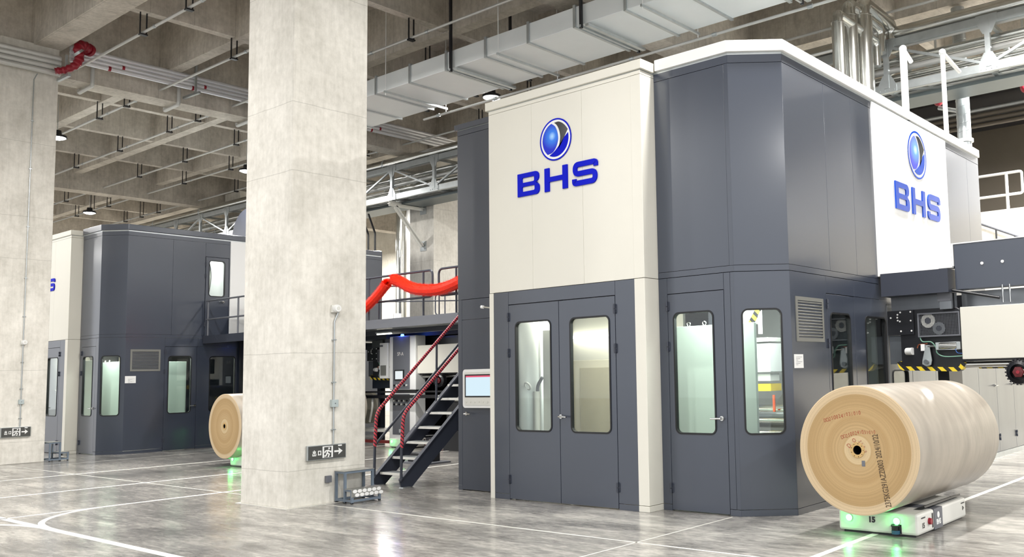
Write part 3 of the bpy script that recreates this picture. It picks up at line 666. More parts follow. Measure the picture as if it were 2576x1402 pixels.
# ------------------------------------------------------------------ paper rolls
def paper_roll(loc, label, marks, R_=.63, Ln=2.45):
    x, y, z = loc
    t = thing('paper_roll', (x, y+Ln/2, z-R_), label, 'paper roll', 'kraft paper rolls')
    MB().lathe([(R_-.002, y+.004), (R_, y+.02), (R_, y+Ln-.01), (.05, y+Ln), (.05, y+.3)], 'Y', (x, 0, z), 96).build('wrapper', KRAFT, t, smooth=True)
    MB().lathe([(.052, y), (R_-.012, y), (R_-.002, y+.004)], 'Y', (x, 0, z), 96).build('roll_end', ROLLEND, t, at=(x, y, z))
    MB().lathe([(.045, y+.004), (.045, y-.006), (.074, y-.006), (.078, y+.003)], 'Y', (x, 0, z), 40).build('core', CARD, t); MB().lathe([(.046, y-.002), (.046, y+.25)], 'Y', (x, 0, z), 32).build('core_bore', RUBBER, t)
    MB().lathe([(.051, y+.25), (.0005, y+.25)], 'Y', (x, 0, z), 24).build('core_hole', RUBBER, t)  # bore and end disc coloured black, standing in for shade inside
    if marks:
        f = FR((x, y), d=(1, 0), z=z)
        def hand(s, p0, p1, h, sag=0):
            b = MB(); n = len(s)-1; ang = math.atan2(p1[1]-p0[1], p1[0]-p0[0])
            for i, ch in enumerate(s):
                k = i/max(1, n); glyphs(b, ch, f, p0[0]+(p1[0]-p0[0])*k, p0[1]+(p1[1]-p0[1])*k+sag*4*k*(1-k)+rnd.uniform(-.004, .004), h*rnd.uniform(.9, 1.1), w=.002, ang=ang+rnd.uniform(-.12, .12), ext=.0008, sx=.8, bold=-.001)
            b.build('handwriting', INKR, t)
        hand('DO2500241031010', (-.335, .285), (.04, .36), .055, .01); hand('DO2500241031010', (-.155, .12), (.185, .175), .052, .02); hand('DO', (-.085, .04), (-.03, .09), .06); hand('2500', (.03, .085), (.085, -.01), .042, .012)
        text('printed_code', '2375KG291AZZ0003 2024/10/22', f, .245, -.185, .082, INKB, t, w=.002, ang=R(99), ext=.0008, sx=.62)
        MB().fbox(f, .04, .075, -.155, -.1, .001, .002).build('scuff', MGREY, t)
        for i in range(9):
            a = i*6.283/9; MB().fbox(f, .063*math.cos(a)-.004, .063*math.cos(a)+.004, .063*math.sin(a)-.004, .063*math.sin(a)+.004, .006, .0075).build('core_print', INKB, t)
    return t
paper_roll((-3.832, 8.3, .85), 'large brown paper roll with red handwriting, on the vehicle at right', True)
paper_roll((-17.45, 9.05, .80), 'paper roll half hidden behind the near concrete column, green light under it', False)

paper_roll((-20.4, 11.5, .95), 'paper roll standing in the splicer, its edge just showing right of the near column', False)

# ------------------------------------------------------------------ transport vehicles
def vehicle(x0, y0, label, num, detailed=True):
    x1, y1, z0, z1 = x0+.83, y0+1.4, .02, .225
    t = thing('transport_vehicle', ((x0+x1)/2, (y0+y1)/2, 0), label, 'automated vehicle', 'low white transport vehicles')
    MB().box(x0, x1, y0, y0+.45, z0, z1).build('front_body', LGREY, t, bevel=.025)
    MB().box(x0, x1, y0+.66, y1, z0, z1).build('rear_body', LGREY, t, bevel=.025)
    MB().box(x0+.002, x1+.002, y0+.44, y0+.67, z0, z1-.002).build('middle_band', MGREY, t)
    MB().box(x0+.04, x1-.04, y0+.04, y1-.04, 0, .03).build('chassis', BLACK, t)
    mx = (x0+x1)/2
    MB().bar((mx-.3, y0+.3, z1+.005), (mx-.3, y1-.05, z1+.005), .16, .02, (.35, 0, 1)).bar((mx+.3, y0+.3, z1+.005), (mx+.3, y1-.05, z1+.005), .16, .02, (-.35, 0, 1)).build('roll_cradle', BLACK, t)
    f = FR((x0, y0), d=(1, 0)); s = FR((x1, 0), d=(0, 1))
    for u in (.12, .62):
        l = MB().tube([f(u, .148, -.01), f(u, .148, .012)], .036, 20).build('indicator_ring', LGREY, t)
        MB().tube([f(u, .148, .01), f(u, .148, .016)], .026, 20).build('indicator_lens', GREEN, l)
        light('indicator_light', 'POINT', f(u, .148, .06), .8, (.05, 1, .15), .03, t)
    sx_, sy_ = x0+.61, y0-.012
    MB().fbox(f, .565, .665, .03, .118, -.03, .004).build('scanner_recess', BLACK, t)
    MB().cyl((sx_, sy_, .028), (sx_, sy_, .062), .042, 20).build('scanner', SCAN, t, smooth=True)
    MB().cyl((sx_, sy_, .062), (sx_, sy_, .1), .03, 20).build('scanner_window', RUBBER, t, smooth=True)
    MB().cyl((sx_, sy_, .1), (sx_, sy_, .114), .045, 20).build('scanner_cap', BLACK, t, smooth=True)
    if num: text('number', num, f, .36, .142, .075, LOGOK, t, w=.002, ext=.001, bold=.004)
    if num: text('number', num, s, y0+.14, .10, .07, LOGOK, t, w=.002, ext=.001, bold=.002)
    MB().plate(s, rrect(y0+.09, y0+.2, .17, .183, .006), w0=0, w1=.002).build('slot', BLACK, t); MB().plate(s, rrect(y1-.16, y1-.05, .17, .183, .006), w0=0, w1=.002).build('slot', BLACK, t)
    e = MB().tube([s(y0+.3, .13, -.002), s(y0+.3, .13, .002)], .055, 24).build('stop_recess', LGREY, t)
    MB().tube([s(y0+.29, .125, 0), s(y0+.29, .125, .03)], [.034, .03], 18).build('stop_button', RED, t, smooth=True)
    MB().fbox(s, y0+.375, y0+.41, .05, .19, 0, .003).build('fitting_plate', BLACK, t)
    g = MB().tube([s(y0+.55, .155, .002), s(y0+.55, .155, .005)], .032, 24).build('emblem', LWHITE, t)
    text('lettering', 'BHS', s, y0+.555, .085, .07, LWHITE, t, w=.003, ext=.001, bold=.003)
    text('arrow_mark', 'I>', s, y1-.1, .12, .06, LOGOK, t, w=.002, ext=.001, bold=.002)
    return t
vehicle(-4.2, 8.58, 'low white transport vehicle numbered 15 under the big roll at right', '15')
vehicle(-17.6, 9.25, 'low vehicle with green light under the roll behind the near column', '')
vehicle(-18.4, 13.6, 'low vehicle with green light beneath the stairs', '')

# ------------------------------------------------------------------ column fittings
def exit_sign(x, y0, y1, z0, z1, label):
    f = FR((x, 0), d=(0, 1)); t = thing('exit_sign', (x, (y0+y1)/2, z0), label, 'exit sign', 'exit signs on the columns')
    MB().fbox(f, y0, y1, z0, z1, 0, .045).build('housing', GALV, t, bevel=.004)
    MB().fbox(f, y0+.012, y1-.012, z0+.01, z1-.01, .045, .05).build('face', mat('exit_sign_face', '#4a4a48', .3), t)
    w, h = y1-y0, z1-z0; zc = (z0+z1)/2
    U = lambda a: y0+a*w
    V = lambda a: z0+a*h
    g = lambda pts, k=.022: MB().strip(f, [(U(a), V(b)) for a, b in pts], k*h*4, .05, .052)
    def lets(name, strokes, k=.016):
        b = MB()
        for i, st in enumerate(strokes): b.strip(f, [(U(a), V(c)) for a, c in st], k*.8, .049, .052+i*.0004)
        b.build(name, LWHITE, t)
    lets('character', [[(.165, .3), (.165, .68)], [(.137, .62), (.137, .5), (.193, .5), (.193, .62)], [(.126, .45), (.126, .315), (.204, .315), (.204, .45)]], .0125)
    lets('character', [[(.268, .32), (.268, .6), (.332, .6), (.332, .32)], [(.268, .36), (.332, .36)]], .0135)
    b = MB()
    b.plate(f, [(U(.375), V(.12)), (U(.645), V(.12)), (U(.645), V(.9)), (U(.375), V(.9))], [[(U(.415), V(.14)), (U(.605), V(.14)), (U(.605), V(.84)), (U(.415), V(.84))]], .05, .052)
    b.build('door_pictogram', LWHITE, t)
    lets('running_man', [[(.53, .62), (.49, .42)], [(.54, .6), (.46, .58), (.43, .46)], [(.53, .6), (.58, .5), (.6, .55)], [(.49, .44), (.55, .34), (.52, .16)], [(.49, .42), (.46, .24), (.42, .24)]], .022)
    MB().plate(f, circ(U(.545), V(.74), .013), w0=.05, w1=.052).build('running_man_head', LWHITE, t)
    b = MB(); b.plate(f, [(U(.68), V(.44)), (U(.80), V(.44)), (U(.79), V(.26)), (U(.9), V(.5)), (U(.79), V(.74)), (U(.80), V(.56)), (U(.68), V(.56))], w0=.049, w1=.052)
    b.build('arrow', LWHITE, t)
    MB().fbox(f, U(.78), U(.88), V(.84), V(.93), .05, .052).build('sticker', LWHITE, t)
def col_fittings(X, dy, who, ztop):
    f = FR((X, 0), d=(0, 1))
    tt = f'on the {who} concrete column'
    yc = 7.195+dy
    t = thing('conduit_pipe', (X, yc, .78), f'thin conduit pipe running up {tt[3:]}', 'conduit', 'conduits on the columns')
    pts = [f(yc, .79, .02), f(yc, ztop-.15, .02), f(yc+.06, ztop, .03)]
    MB().tube(pts, .011, 8).build('pipe', GALV, t, smooth=True)
    zs = [.98, 1.62, 2.2] + ([3.2, 4.05, 5.2, 6.5, 7.6] if ztop > 3 else [])
    for z in zs: MB().fbox(f, yc-.03, yc+.03, z-.008, z+.008, 0, .034).build('clip', GALV, t)
    t = thing('junction_box', (X, yc, 1.29), f'grey conduit junction box {tt}', 'junction box', 'junction boxes on the columns')
    MB().fbox(f, yc-.045, yc+.05, 1.285, 1.385, 0, .06).build('box', mat('box_grey', '#aab4b4', .4), t, bevel=.004); MB().tube([f(yc, 1.335, .06), f(yc, 1.335, .064)], .008, 8).build('screw', MGREY, t)
    t = thing('sounder', (X, yc, 2.6), f'round white sounder {tt}', 'alarm', 'sounders on the columns')
    MB().fbox(f, yc-.05, yc+.05, 2.575, 2.675, 0, .04).build('back_box', LGREY, t, bevel=.004); MB().tube([f(yc+.01, 2.63, .04), f(yc+.01, 2.63, .075), f(yc+.01, 2.63, .1)], [.055, .055, .045], 24).build('dome', LWHITE, t, smooth=True); MB().tube([f(yc+.01, 2.63, .1), f(yc+.01, 2.63, .104)], .025, 16).build('grille', LGREY, t)
exit_sign(-10.98, 6.795, 7.376, .592, .787, 'dark exit sign with arrow low on the near concrete column')
exit_sign(-22.95, 6.995, 7.56, .58, .795, 'dark exit sign with arrow low on the left concrete column')
col_fittings(-10.98, 0, 'near', 2.6); col_fittings(-22.95, .16, 'left', 8.7)
# step stools
def stool(loc, label, rz=0):
    x, y = loc; t = thing('step_stool', (x, y, 0), label, 'step stool', 'two-step stools by the columns')
    W_, r = .43, .03   # width along Y
    X0, X1, X2 = 0, .2, .36; Z1, Z2 = .19, .42
    def P(a, b, c): return (x+a, y+b, c)
    def leg(a, b, z): MB().box(x+a-.015, x+a+.015, y+b-.015, y+b+.015, .015, z).build('leg', STEP, t); MB().cyl(P(a, b, 0), P(a, b, .02), .018, 10).build('rubber_foot', RUBBER, t)
    for b in (0, W_): leg(X0, b, Z2); leg(X1, b, Z2); leg(X2, b, Z1)
    m = MB()
    for b in (0, W_): m.bar(P(X0, b, .04), P(X2, b, .04), .028, .028).bar(P(X0, b, Z2-.015), P(X1, b, Z2-.015), .028, .028).bar(P(X1, b, Z1-.015), P(X2, b, Z1-.015), .028, .028)
    for a, z in ((X0, .04), (X2, .04), (X0, Z2-.015), (X1, Z2-.015), (X2, Z1-.015), (X1, Z1-.015)): m.bar(P(a, 0, z), P(a, W_, z), .028, .028)
    m.build('frame', STEP, t)
    MB().box(x+X0-.02, x+X1+.02, y-.02, y+W_+.02, Z2, Z2+.006).build('tread', CHK, t)
    tr = MB().box(x+X1+.02, x+X2+.022, y-.02, y+W_+.02, Z1, Z1+.006).box(x+X2+.016, x+X2+.022, y-.02, y+W_+.02, Z1-.1, Z1).build('tread', CHK, t)
    m = MB()
    for i in range(6):
        for j in range(2): 
            cy, cz = y+.03+i*.075, Z1-.025-j*.05
            m.plate(FR((x+X2+.022, 0), d=(0, 1)), circ(cy+j*.035, cz, .034, 16, .024), w0=0, w1=.002+.0005*j)
    m.build('tread_pattern', LWHITE, tr)
    t.rotation_euler = (0, 0, rz)
    return t
stool((-10.95, 7.24), 'two-step stool with silver tread at the foot of the near column')
stool((-22.8, 7.9), 'two-step stool seen from the side at the foot of the left concrete column', R(90))
t = thing('socket_box', (-10.97, 7.12, .3), 'small grey box low on the near column beside the step stool', 'box')
MB().box(-10.98, -10.93, 7.08, 7.16, .28, .37).build('box', MGREY, t, bevel=.004)

# ------------------------------------------------------------------ stairs, platforms, railings
t = thing('staircase', (-11.8, 10.2, 0), 'open steel staircase with red taped handrails', 'stairs')
def stair_z(y): return (y-8.72)*.985
for x, nm in ((-12.12, 0), (-11.45, 1)):
    MB().plate(FR((x-.012, 0), d=(0, 1)), [(8.70, 0), (8.9, 0), (11.85, 2.62), (11.85, 2.85), (11.6, 2.85), (8.66, .12)], w0=-.024, w1=0).build('stringer', DARK, t)
    MB().bar((x, 8.66, .12), (x, 11.62, 2.85), .07, .012, (0, -1, 1)).build('stringer_flange', DARK, t)
    MB().box(x-.05, x+.05, 8.68, 8.82, 0, .01).build('foot_plate', GALV, t)
    for ya, za, zb, rp in ((8.68, .1, .6, .021), (9.9, 1.2, 2.23, .018), (11.4, 2.6, 3.6, .018)): MB().tube([(x, ya, za), (x, ya+.01, zb)], rp, 10).build('handrail_post', DARK, t, smooth=True)
    rail = fillet([Vector((x, 8.69, .6)), Vector((x, 8.72, 1.13-.02*nm)), Vector((x, 11.6, 3.84-.11*nm))], .12, 6)
    MB().tube(rail, .026, 12).build('handrail', TAPE, t, smooth=True)
    MB().tube([(x, 8.7, .63), (x, 11.5, 3.27)], .02, 10).build('mid_rail', DARK, t, smooth=True)
for i in range(12):
    z = .2+i*.222; y = 8.78+i*.2255
    tr = MB().box(-12.105, -11.47, y, y+.24, z-.03, z).build('tread', GALV, t)
    MB().box(-12.105, -11.47, y-.004, y, z-.035, z+.002).build('nosing', LGREY, tr)
def rail_run(t, pts, r=.024, name='railing'):
    """closed loop hand rail and mid rail with posts: pts = (x0,x1,y,z) z deck level"""
    x0, x1, y, z, posts = pts
    loop = fillet([Vector((x0, y, z+.5)), Vector((x0, y, z+1.06)), Vector((x1, y, z+1.06)), Vector((x1, y, z+.5))], .12, 6, True)
    MB().tube(loop, r, 10, True).build('guard_rail', DARK, t, smooth=True)
    for p in posts: MB().tube([(p, y, z), (p, y, z+1.04)], r*.95, 10).build('post', DARK, t, smooth=True)
# right platform
t = thing('service_platform', (-14, 14, 2.66), 'long dark service platform with garlands, between near column and enclosure', 'platform', 'service platforms')
MB().box(-21.3, -10.6, 12.0, 16.2, 2.82, 2.85).build('deck', DARK, t)
MB().box(-21.3, -10.6, 11.98, 12.06, 2.745, 2.86).build('fascia', MGREY, t)
MB().box(-12.4, -11.4, 11.7, 11.98, 2.8, 2.85).build('landing', DARK, t)
for y in (13.5, 14.85, 16.1): MB().box(-21.3, -10.6, y-.05, y+.05, 2.72, 2.82).build('joist', DARK, t)
for x in (-21.2, -10.8):
    for y in (12.2, 16.0): MB().box(x-.07, x+.07, y-.07, y+.07, 0, 2.72).build('leg', DARK, t)
MB().box(-21.3, -10.6, 12.06, 12.07, 2.855, 2.95).build('toe_board', MGREY, t)
rail_run(t, (-17.55, -15.05, 12.2, 2.85, [-17.25, -15.35])); rail_run(t, (-14.85, -12.45, 12.2, 2.85, [-14.3, -12.9]))
for a, b in ((-19.5, -16.2), (-16, -12.8)): rail_run(t, (a, b, 15.9, 2.85, [a+.4, b-.4]), .018)
MB().tube(fillet([Vector((-17.3, 12.5, 2.9)), Vector((-17.3, 12.5, 3.75)), Vector((-15.2, 14.4, 3.75)), Vector((-15.2, 14.4, 2.9))], .12), .018, 8).tube([(-17.3, 12.5, 3.4), (-15.2, 14.4, 3.4)], .014, 8).tube([(-16.3, 13.4, 2.85), (-16.3, 13.4, 3.75)], .016, 8).build('inner_rail', DARK, t, smooth=True)
for x in (-18.2, -15.0, -12.6):  # lamps added to brighten the dim space under the deck
    h = thing('added_tube_lamp', (x, 13.3, 2.66), 'added slim tube lamp under the long platform', 'lamp', 'added tube lamps under the long platform')
    MB().box(x-.3, x+.3, 13.27, 13.33, 2.74, 2.77).build('holder', GALV, h); MB().cyl((x-.28, 13.3, 2.725), (x+.28, 13.3, 2.725), .014, 10).build('tube', LEDW, h)
    light('lamp_light', 'AREA', (x, 13.3, 2.70), 34, (1, .98, .95), .56, h, shape='RECTANGLE', size_y=.03)
# left platform
t = thing('service_platform', (-21.9, 13, 2.66), 'short dark service platform against the left enclosure', 'platform', 'service platforms')
MB().box(-23.25, -20.9, 11.46, 15.5, 2.82, 2.85).build('deck', DARK, t)
MB().box(-23.25, -20.9, 11.44, 11.52, 2.66, 2.86).build('fascia', DARK, t)
MB().box(-23.1, -22.95, 15.2, 15.35, 0, 2.82).box(-21.1, -20.95, 11.7, 11.85, 0, 2.82).box(-21.1, -20.95, 15.2, 15.35, 0, 2.82).build('leg', DARK, t)
y = 11.5
MB().tube(fillet([Vector((-23.2, y, 3.76)), Vector((-21.25, y, 3.76)), Vector((-21.25, y, 3.28)), Vector((-23.2, y, 3.28))], .1), .022, 10).build('guard_rail', MGREY, t, smooth=True)
for x in (-23.12, -21.62): MB().tube([(x, y, 2.85), (x, y, 3.75)], .022, 10).build('post', MGREY, t, smooth=True)
t = thing('motor_housing', (-22.0, 12.6, 2.85), 'dark box housing on the short platform behind its railing', 'machine housing')
MB().box(-22.6, -21.2, 12.3, 13.2, 2.86, 3.75).build('body', BLACK, t, bevel=.02); MB().box(-22.65, -21.15, 12.25, 13.25, 3.3, 3.42).build('flange', DARK, t); MB().box(-22.4, -21.6, 12.5, 13.0, 3.75, 3.86).build('cap', DARK, t, bevel=.01)

# garlands
def garland(pts, label, fat=.13):
    c = spline([Vector(p) for p in pts], 14); b = MB(); g = random.Random(3)
    b.tube(c, [fat*.8*min(1, .1+.3*min(i, len(c)-1-i)) for i in range(len(c))], 10)
    L = sum((c[i+1]-c[i]).length for i in range(len(c)-1)); N = int(L*3800)
    for i in range(N):
        k = g.random()*(len(c)-1); j = int(k); p = c[j].lerp(c[min(j+1, len(c)-1)], k-j)
        d = Vector((g.gauss(0, 1), g.gauss(0, 1), g.gauss(0, 1))).normalized(); l = fat*(.9+.2*g.random()); s = d.orthogonal().normalized()*.006
        v = [b.b.verts.new(p+s), b.b.verts.new(p-s), b.b.verts.new(p+d*l)]; b.b.faces.new(v)
    b.build('tinsel_garland', TINSEL, None, label=label, cat='garland', group='red garlands on the platform railing')
yg = 12.06
garland([(-18.6, yg, 2.98), (-17.9, yg, 3.0), (-17.34, yg, 3.18), (-16.86, yg, 3.42), (-16.5, yg, 3.66), (-16.4, yg, 3.74)], 'red tinsel garland rising to the right beside the near column')
garland([(-16.2, yg, 3.8), (-15.95, yg, 3.72), (-15.52, yg, 3.55), (-14.98, yg, 3.47), (-14.47, yg, 3.48), (-13.86, yg, 3.62), (-13.4, yg, 3.8)], 'red tinsel garland sagging across the railing above the stairs', .15)

# splicer cabinet SP-A
t = thing('splicer_cabinet', (-18.95, 14.55, 0), 'tall white control cabinet with blue beacon behind the stairs', 'control cabinet')
x0, x1, y0, y1 = -19.48, -18.43, 14.4, 14.72; fq = FR((0, y0), d=(1, 0))
MB().box(x0, x1, y0, y1, 1.36, 2.73).box(x0, x1, y0, y1, .07, 1.28).build('body', LWHITE, t, bevel=.02)
MB().box(x0+.05, x1-.05, y0+.04, y1, .0, 2.7).build('core_frame', BLACK, t)
MB().fbox(fq, x0+.15, x1-.22, 1.38, 2.715, 0, .012).fbox(fq, x0+.15, x1-.22, .24, 1.26, 0, .012).build('front_panel', MGREY, t, bevel=.006)
s = MB().fbox(fq, -19.24, -18.86, 1.6, 1.87, .012, .03).build('display_frame', BLACK, t); MB().fbox(fq, -19.2, -18.9, 1.635, 1.84, .03, .033).build('display', emit_mat('grey_screen', (.8, .86, .88, 1), .9), s)
text('lettering', 'SP-A', fq, -19.02, 2.27, .13, LGREY, t, w=.013, ext=.001)
text('lettering', 'BHS', fq, -18.97, .33, .12, LWHITE, t, w=.013, ext=.001)
for r in range(3):
    for c in range(6):
        z = (1.48 if r == 0 else 1.18-r*.09 if r else 0); MB().tube([fq(-19.25+c*.1, z, .012), fq(-19.25+c*.1, z, .04)], .025, 10).build('push_button', LGREY if (r+c) % 2 else BLACK, t)
bc = MB().tube([(-18.98, 14.42, 2.73), (-18.98, 14.42, 2.775)], [.045, .035], 16).build('beacon', BLUEL, t, smooth=True)
light('beacon_light', 'POINT', (-18.98, 14.3, 2.77), 2, (.05, .12, 1), .04, t)

# ------------------------------------------------------------------ splicer machines
def splicer(label, long_cover=2.0, wx=-3.255, upper=True):
    """coordinates of the near machine, standing right of the near enclosure (front plane y = 12)"""
    t = thing('splicer', (-3.6, 12.6, 0), label, 'splicing machine', 'splicing machines')
    y = 12.0; f = FR((0, y), d=(1, 0)); XR = -3.965+long_cover
    MB().fbox(f, -4.995, -4.06, 2.62, 2.935, -.12, .2).build('lower_beam', DARK, t)
    MB().fbox(f, -4.05, -4.027, 2.95, 3.28, -.16, .04).fbox(f, -4.22, -4.027, 2.95, 2.975, -.1, .1).build('beam_end_trim', LWHITE, t)
    if upper:
        MB().fbox(f, -4.025, XR, 2.655, 3.265, -.16, .02).build('upper_beam', BLUE, t, bevel=.006)
        MB().fbox(f, -4.035, XR, 3.265, 3.28, -.5, .03).build('beam_cap', LWHITE, t)
        for x in (-3.66, -3.40): MB().tube([f(x, 2.98, .02), f(x, 2.98, .035)], .02, 12).build('bolt', LWHITE, t)
    for x in (-4.205, -4.105): MB().tube([f(x, 2.66, .05), f(x, 2.97, .05)], .014, 10).build('guide_rod', CHROME, t, smooth=True)
    MB().fbox(f, -4.255, -4.08, 2.51, 2.665, .0, .09).build('rod_block', MGREY, t); MB().fbox(f, -4.23, -4.07, 2.405, 2.51, .02, .08).build('rod_clamp', STEEL, t)
    MB().fbox(f, -4.98, -4.09, 2.42, 2.655, -.2, -.1).fbox(f, -4.09, XR, 2.42, 2.655, -.5, -.4).build('cross_sheet', STEEL, t)
    MB().tube([f(-4.06, 2.65, .06), f(-3.45, 2.51, .06)], .02, 10).build('tie_rod', BLACK, t, smooth=True)
    for x in (-3.42, -3.33): MB().tube([f(x, 2.45, .03), f(x, 2.68, .03)], .012, 8).build('guide_rod', CHROME, t, smooth=True)
    p = MB().fbox(f, -5.0, -4.625, 2.09, 2.425, -.03, .01).build('bearing_plate', BLACK, t)
    for u, v in ((-4.95, 2.33), (-4.81, 2.4), (-4.85, 2.37), (-4.855, 2.33), (-4.85, 2.29), (-4.82, 2.275), (-4.665, 2.4), (-4.665, 2.28), (-4.66, 2.14), (-4.81, 2.14)):
        MB().tube([f(u, v, .01), f(u, v, .018)], .012, 10).build('bolt', LWHITE, p)
    MB().plate(f, fillet2([(-4.83, 2.43), (-4.83, 1.62), (-3.985, 1.62), (-3.985, 2.43)], .12), w0=-.45, w1=-.02).build('end_plate', BLACK, t)
    MB().fbox(f, -5.0, -4.65, 1.69, 2.085, -.1, -.03).build('steel_shield', DSTEEL, t)
    MB().tube([f(-4.76, 1.86, -.03), f(-4.66, 1.86, .0)], .05, 16).build('white_pin', LWHITE, t, smooth=True)
    cur = fillet([Vector((-4.86, 1.72)), Vector((-4.83, 1.63)), Vector((-4.02, 1.60)), Vector((-3.975, 1.70))], .09, 6)
    MB().strip(f, [(q.x, q.y) for q in cur], .055, -.1, .02).build('hazard_bumper', STRIPE, t)
    # guard mesh with gears behind
    g = MB().ring(f, rrect(-4.555, -3.98, 2.045, 2.37), rrect(-4.535, -4.0, 2.065, 2.35), .0, .06).build('guard', MGREY, t)
    m = MB()
    for i in range(27): m.bar(f(-4.535+i*.0205, 2.06, .055), f(-4.535+i*.0205, 2.355, .055), .003, .003)
    for i in range(15): m.bar(f(-4.54, 2.065+i*.0205, .055), f(-3.995, 2.065+i*.0205, .055), .003, .003)
    m.build('guard_mesh', MGREY, g)
    for u, v, r, mm in ((-4.42, 2.265, .095, LGREY), (-4.275, 2.155, .085, STEEL)):
        q = MB().tube([f(u, v, .0), f(u, v, .03)], r, 28).build('gear', mm, t, smooth=True); MB().tube([f(u, v, .03), f(u, v, .036)], r*.45, 20).build('gear_hub', DARK, q)
    # pneumatic cylinder and lever
    c = MB().tube([f(-4.27, 1.915, .05), f(-4.03, 1.915, .05)], .042, 18).build('cylinder', ALU, t, smooth=True)
    MB().fbox(f, -4.31, -4.27, 1.865, 1.965, .0, .1).fbox(f, -4.03, -3.98, 1.865, 1.965, .0, .1).build('cylinder_cap', GALV, c, bevel=.004)
    MB().bar(f(-4.29, 1.962, .05), f(-4.0, 1.962, .05), .02, .01).bar(f(-4.29, 1.868, .05), f(-4.0, 1.868, .05), .02, .01).build('tie_rod', CHROME, c)
    MB().tube([f(-4.31, 1.915, .05), f(-4.43, 1.918, .05)], .013, 10).build('piston_rod', CHROME, t, smooth=True)
    MB().plate(f, [(-4.46, 1.935), (-4.41, 1.935), (-4.385, 1.73), (-4.40, 1.67), (-4.46, 1.65), (-4.52, 1.68), (-4.515, 1.73)], w0=.03, w1=.055).build('lever', GALV, t, bevel=.003)
    MB().tube([f(-4.455, 1.71, .0), f(-4.455, 1.71, .09)], .032, 18).tube([f(-4.455, 1.71, .03), f(-4.455, 1.71, .04)], .065, 22).build('pivot', STEEL, t, smooth=True)
    MB().tube(spline([f(-4.54, 2.05, .04), f(-4.5, 1.985, .05), f(-4.38, 1.975, .06), f(-4.32, 1.9, .06), f(-4.3, 1.82, .06), f(-4.2, 1.775, .06), f(-3.97, 1.775, .06)], 6), .008, 6).build('green_hose', mat('green_hose', '#6f9a86', .5), t, smooth=True)
    MB().tube(spline([f(-4.06, 1.87, .06), f(-4.03, 1.82, .07), f(-3.97, 1.81, .06)], 6), .005, 6).build('blue_hose', mat('blue_hose', '#3567b8', .5), t, smooth=True)
    MB().fbox(f, -4.53, -4.475, 1.86, 1.95, .0, .05).build('valve', LWHITE, t); MB().tube(fillet([f(-4.585, 1.9, .03), f(-4.57, 1.945, .03), f(-4.44, 1.955, .03)], .02), .008, 6).build('copper_pipe', mat('copper', '#b86a4a', .3, metal=.8), t)
    # cover, rollers, brake wheel
    MB().fbox(f, -3.965, XR, 1.73, 2.418, -.5, .08).build('cover', WHITE, t, bevel=.008)
    MB().fbox(f, -3.97, XR, 1.705, 1.728, -.5, .03).build('cover_sill', BLACK, t)
    MB().tube([f(-3.97, 1.66, -.05), f(XR, 1.655, -.05)], .04, 16).build('idler_roller', ALU, t, smooth=True)
    q = MB().lathe([(.05, .06), (.145, .06), (.15, .03), (.15, -.03), (.1, -.05)], 'Y', (wx, y-.1, 1.552), 32).build('brake_disc', BLACK, t)
    m = MB()
    for i in range(22):
        a = i*6.283/22; m.bar((wx+.14*math.cos(a), y-.1, 1.552+.14*math.sin(a)), (wx+.165*math.cos(a), y-.1, 1.552+.165*math.sin(a)), .02, .08, (0, 1, 0))
    m.build('brake_tooth_ring', BLACK, q)
    MB().lathe([(.001, -.06), (.07, -.055), (.075, -.03)], 'Y', (wx, y-.1, 1.552), 6).build('brake_hub', mat('dark_red_hub', '#5a1218', .4), q)
    MB().cyl((wx, y-.17, 1.552), (wx, y-.12, 1.552), .022, 12).build('brake_pin', RED, q, smooth=True)
    MB().plate(f, fillet2([(-3.85, 1.64), (-3.85, 1.605), (-3.35, 1.6), (-3.35, 1.64)], .02), w0=-.3, w1=-.2).build('second_bumper', STRIPE, t)
    # body that carries everything, and its legs
    MB().box(-4.75, XR, 12.5, 13.6, 2.0, 2.62).build('frame_beam', BLACK, t)
    for x in (-4.6, XR-.3): MB().box(x, x+.16, 12.75, 13.3, 0, 2.0).build('leg', BLACK, t)
    return t
def fillet2(pts, r): return [(q.x, q.y) for q in fillet([Vector(p) for p in pts], r, 6, True)]
sp1 = splicer('splicing machine with yellow striped bumper right of the near enclosure', 3.0)
sp2 = splicer('splicing machine with striped bumper under the long platform behind the stairs', 4.4, -2.45, False)
sp2.scale = (1.22, 1.22, 1.02); sp2.location = (-18.95, 15.3, 0)
t = thing('wall_cabinet', (-19.85, 14.45, 1.7), 'small white cabinet left of the tall control cabinet', 'cabinet')
MB().box(-19.9, -19.56, 14.4, 14.7, 1.66, 2.58).build('body', LWHITE, t, bevel=.01); MB().box(-19.84, -19.62, 14.385, 14.4, 1.74, 2.0).build('grille', SLAT, t); MB().box(-19.88, -19.76, 14.39, 14.4, 2.48, 2.53).build('plate', MGREY, t); MB().box(-20.05, -19.85, 14.6, 14.75, 2.45, 2.72).build('hanger', BLACK, t)
t = thing('production_machine', (-16, 15, 0), 'dark machine body under the long platform', 'machine')
MB().box(-20.9, -11, 16.3, 16.45, 0, 2.75).build('back_sheet', BLACK, t)
MB().box(-20.9, -10.7, 14.2, 14.26, 1.16, 1.24).box(-20.9, -10.7, 14.2, 14.26, 1.3, 1.34).build('cross_rail', BLACK, t)
MB().box(-20.9, -19.6, 14.9, 15.0, 1.4, 1.66).box(-18.3, -10.8, 15.6, 15.7, .45, 1.3).build('side_sheet', BLUE, t)
MB().box(-20.9, -10.7, 14.0, 14.1, .05, .12).build('red_track', mat('dull_red', '#6e2420', .5), t)
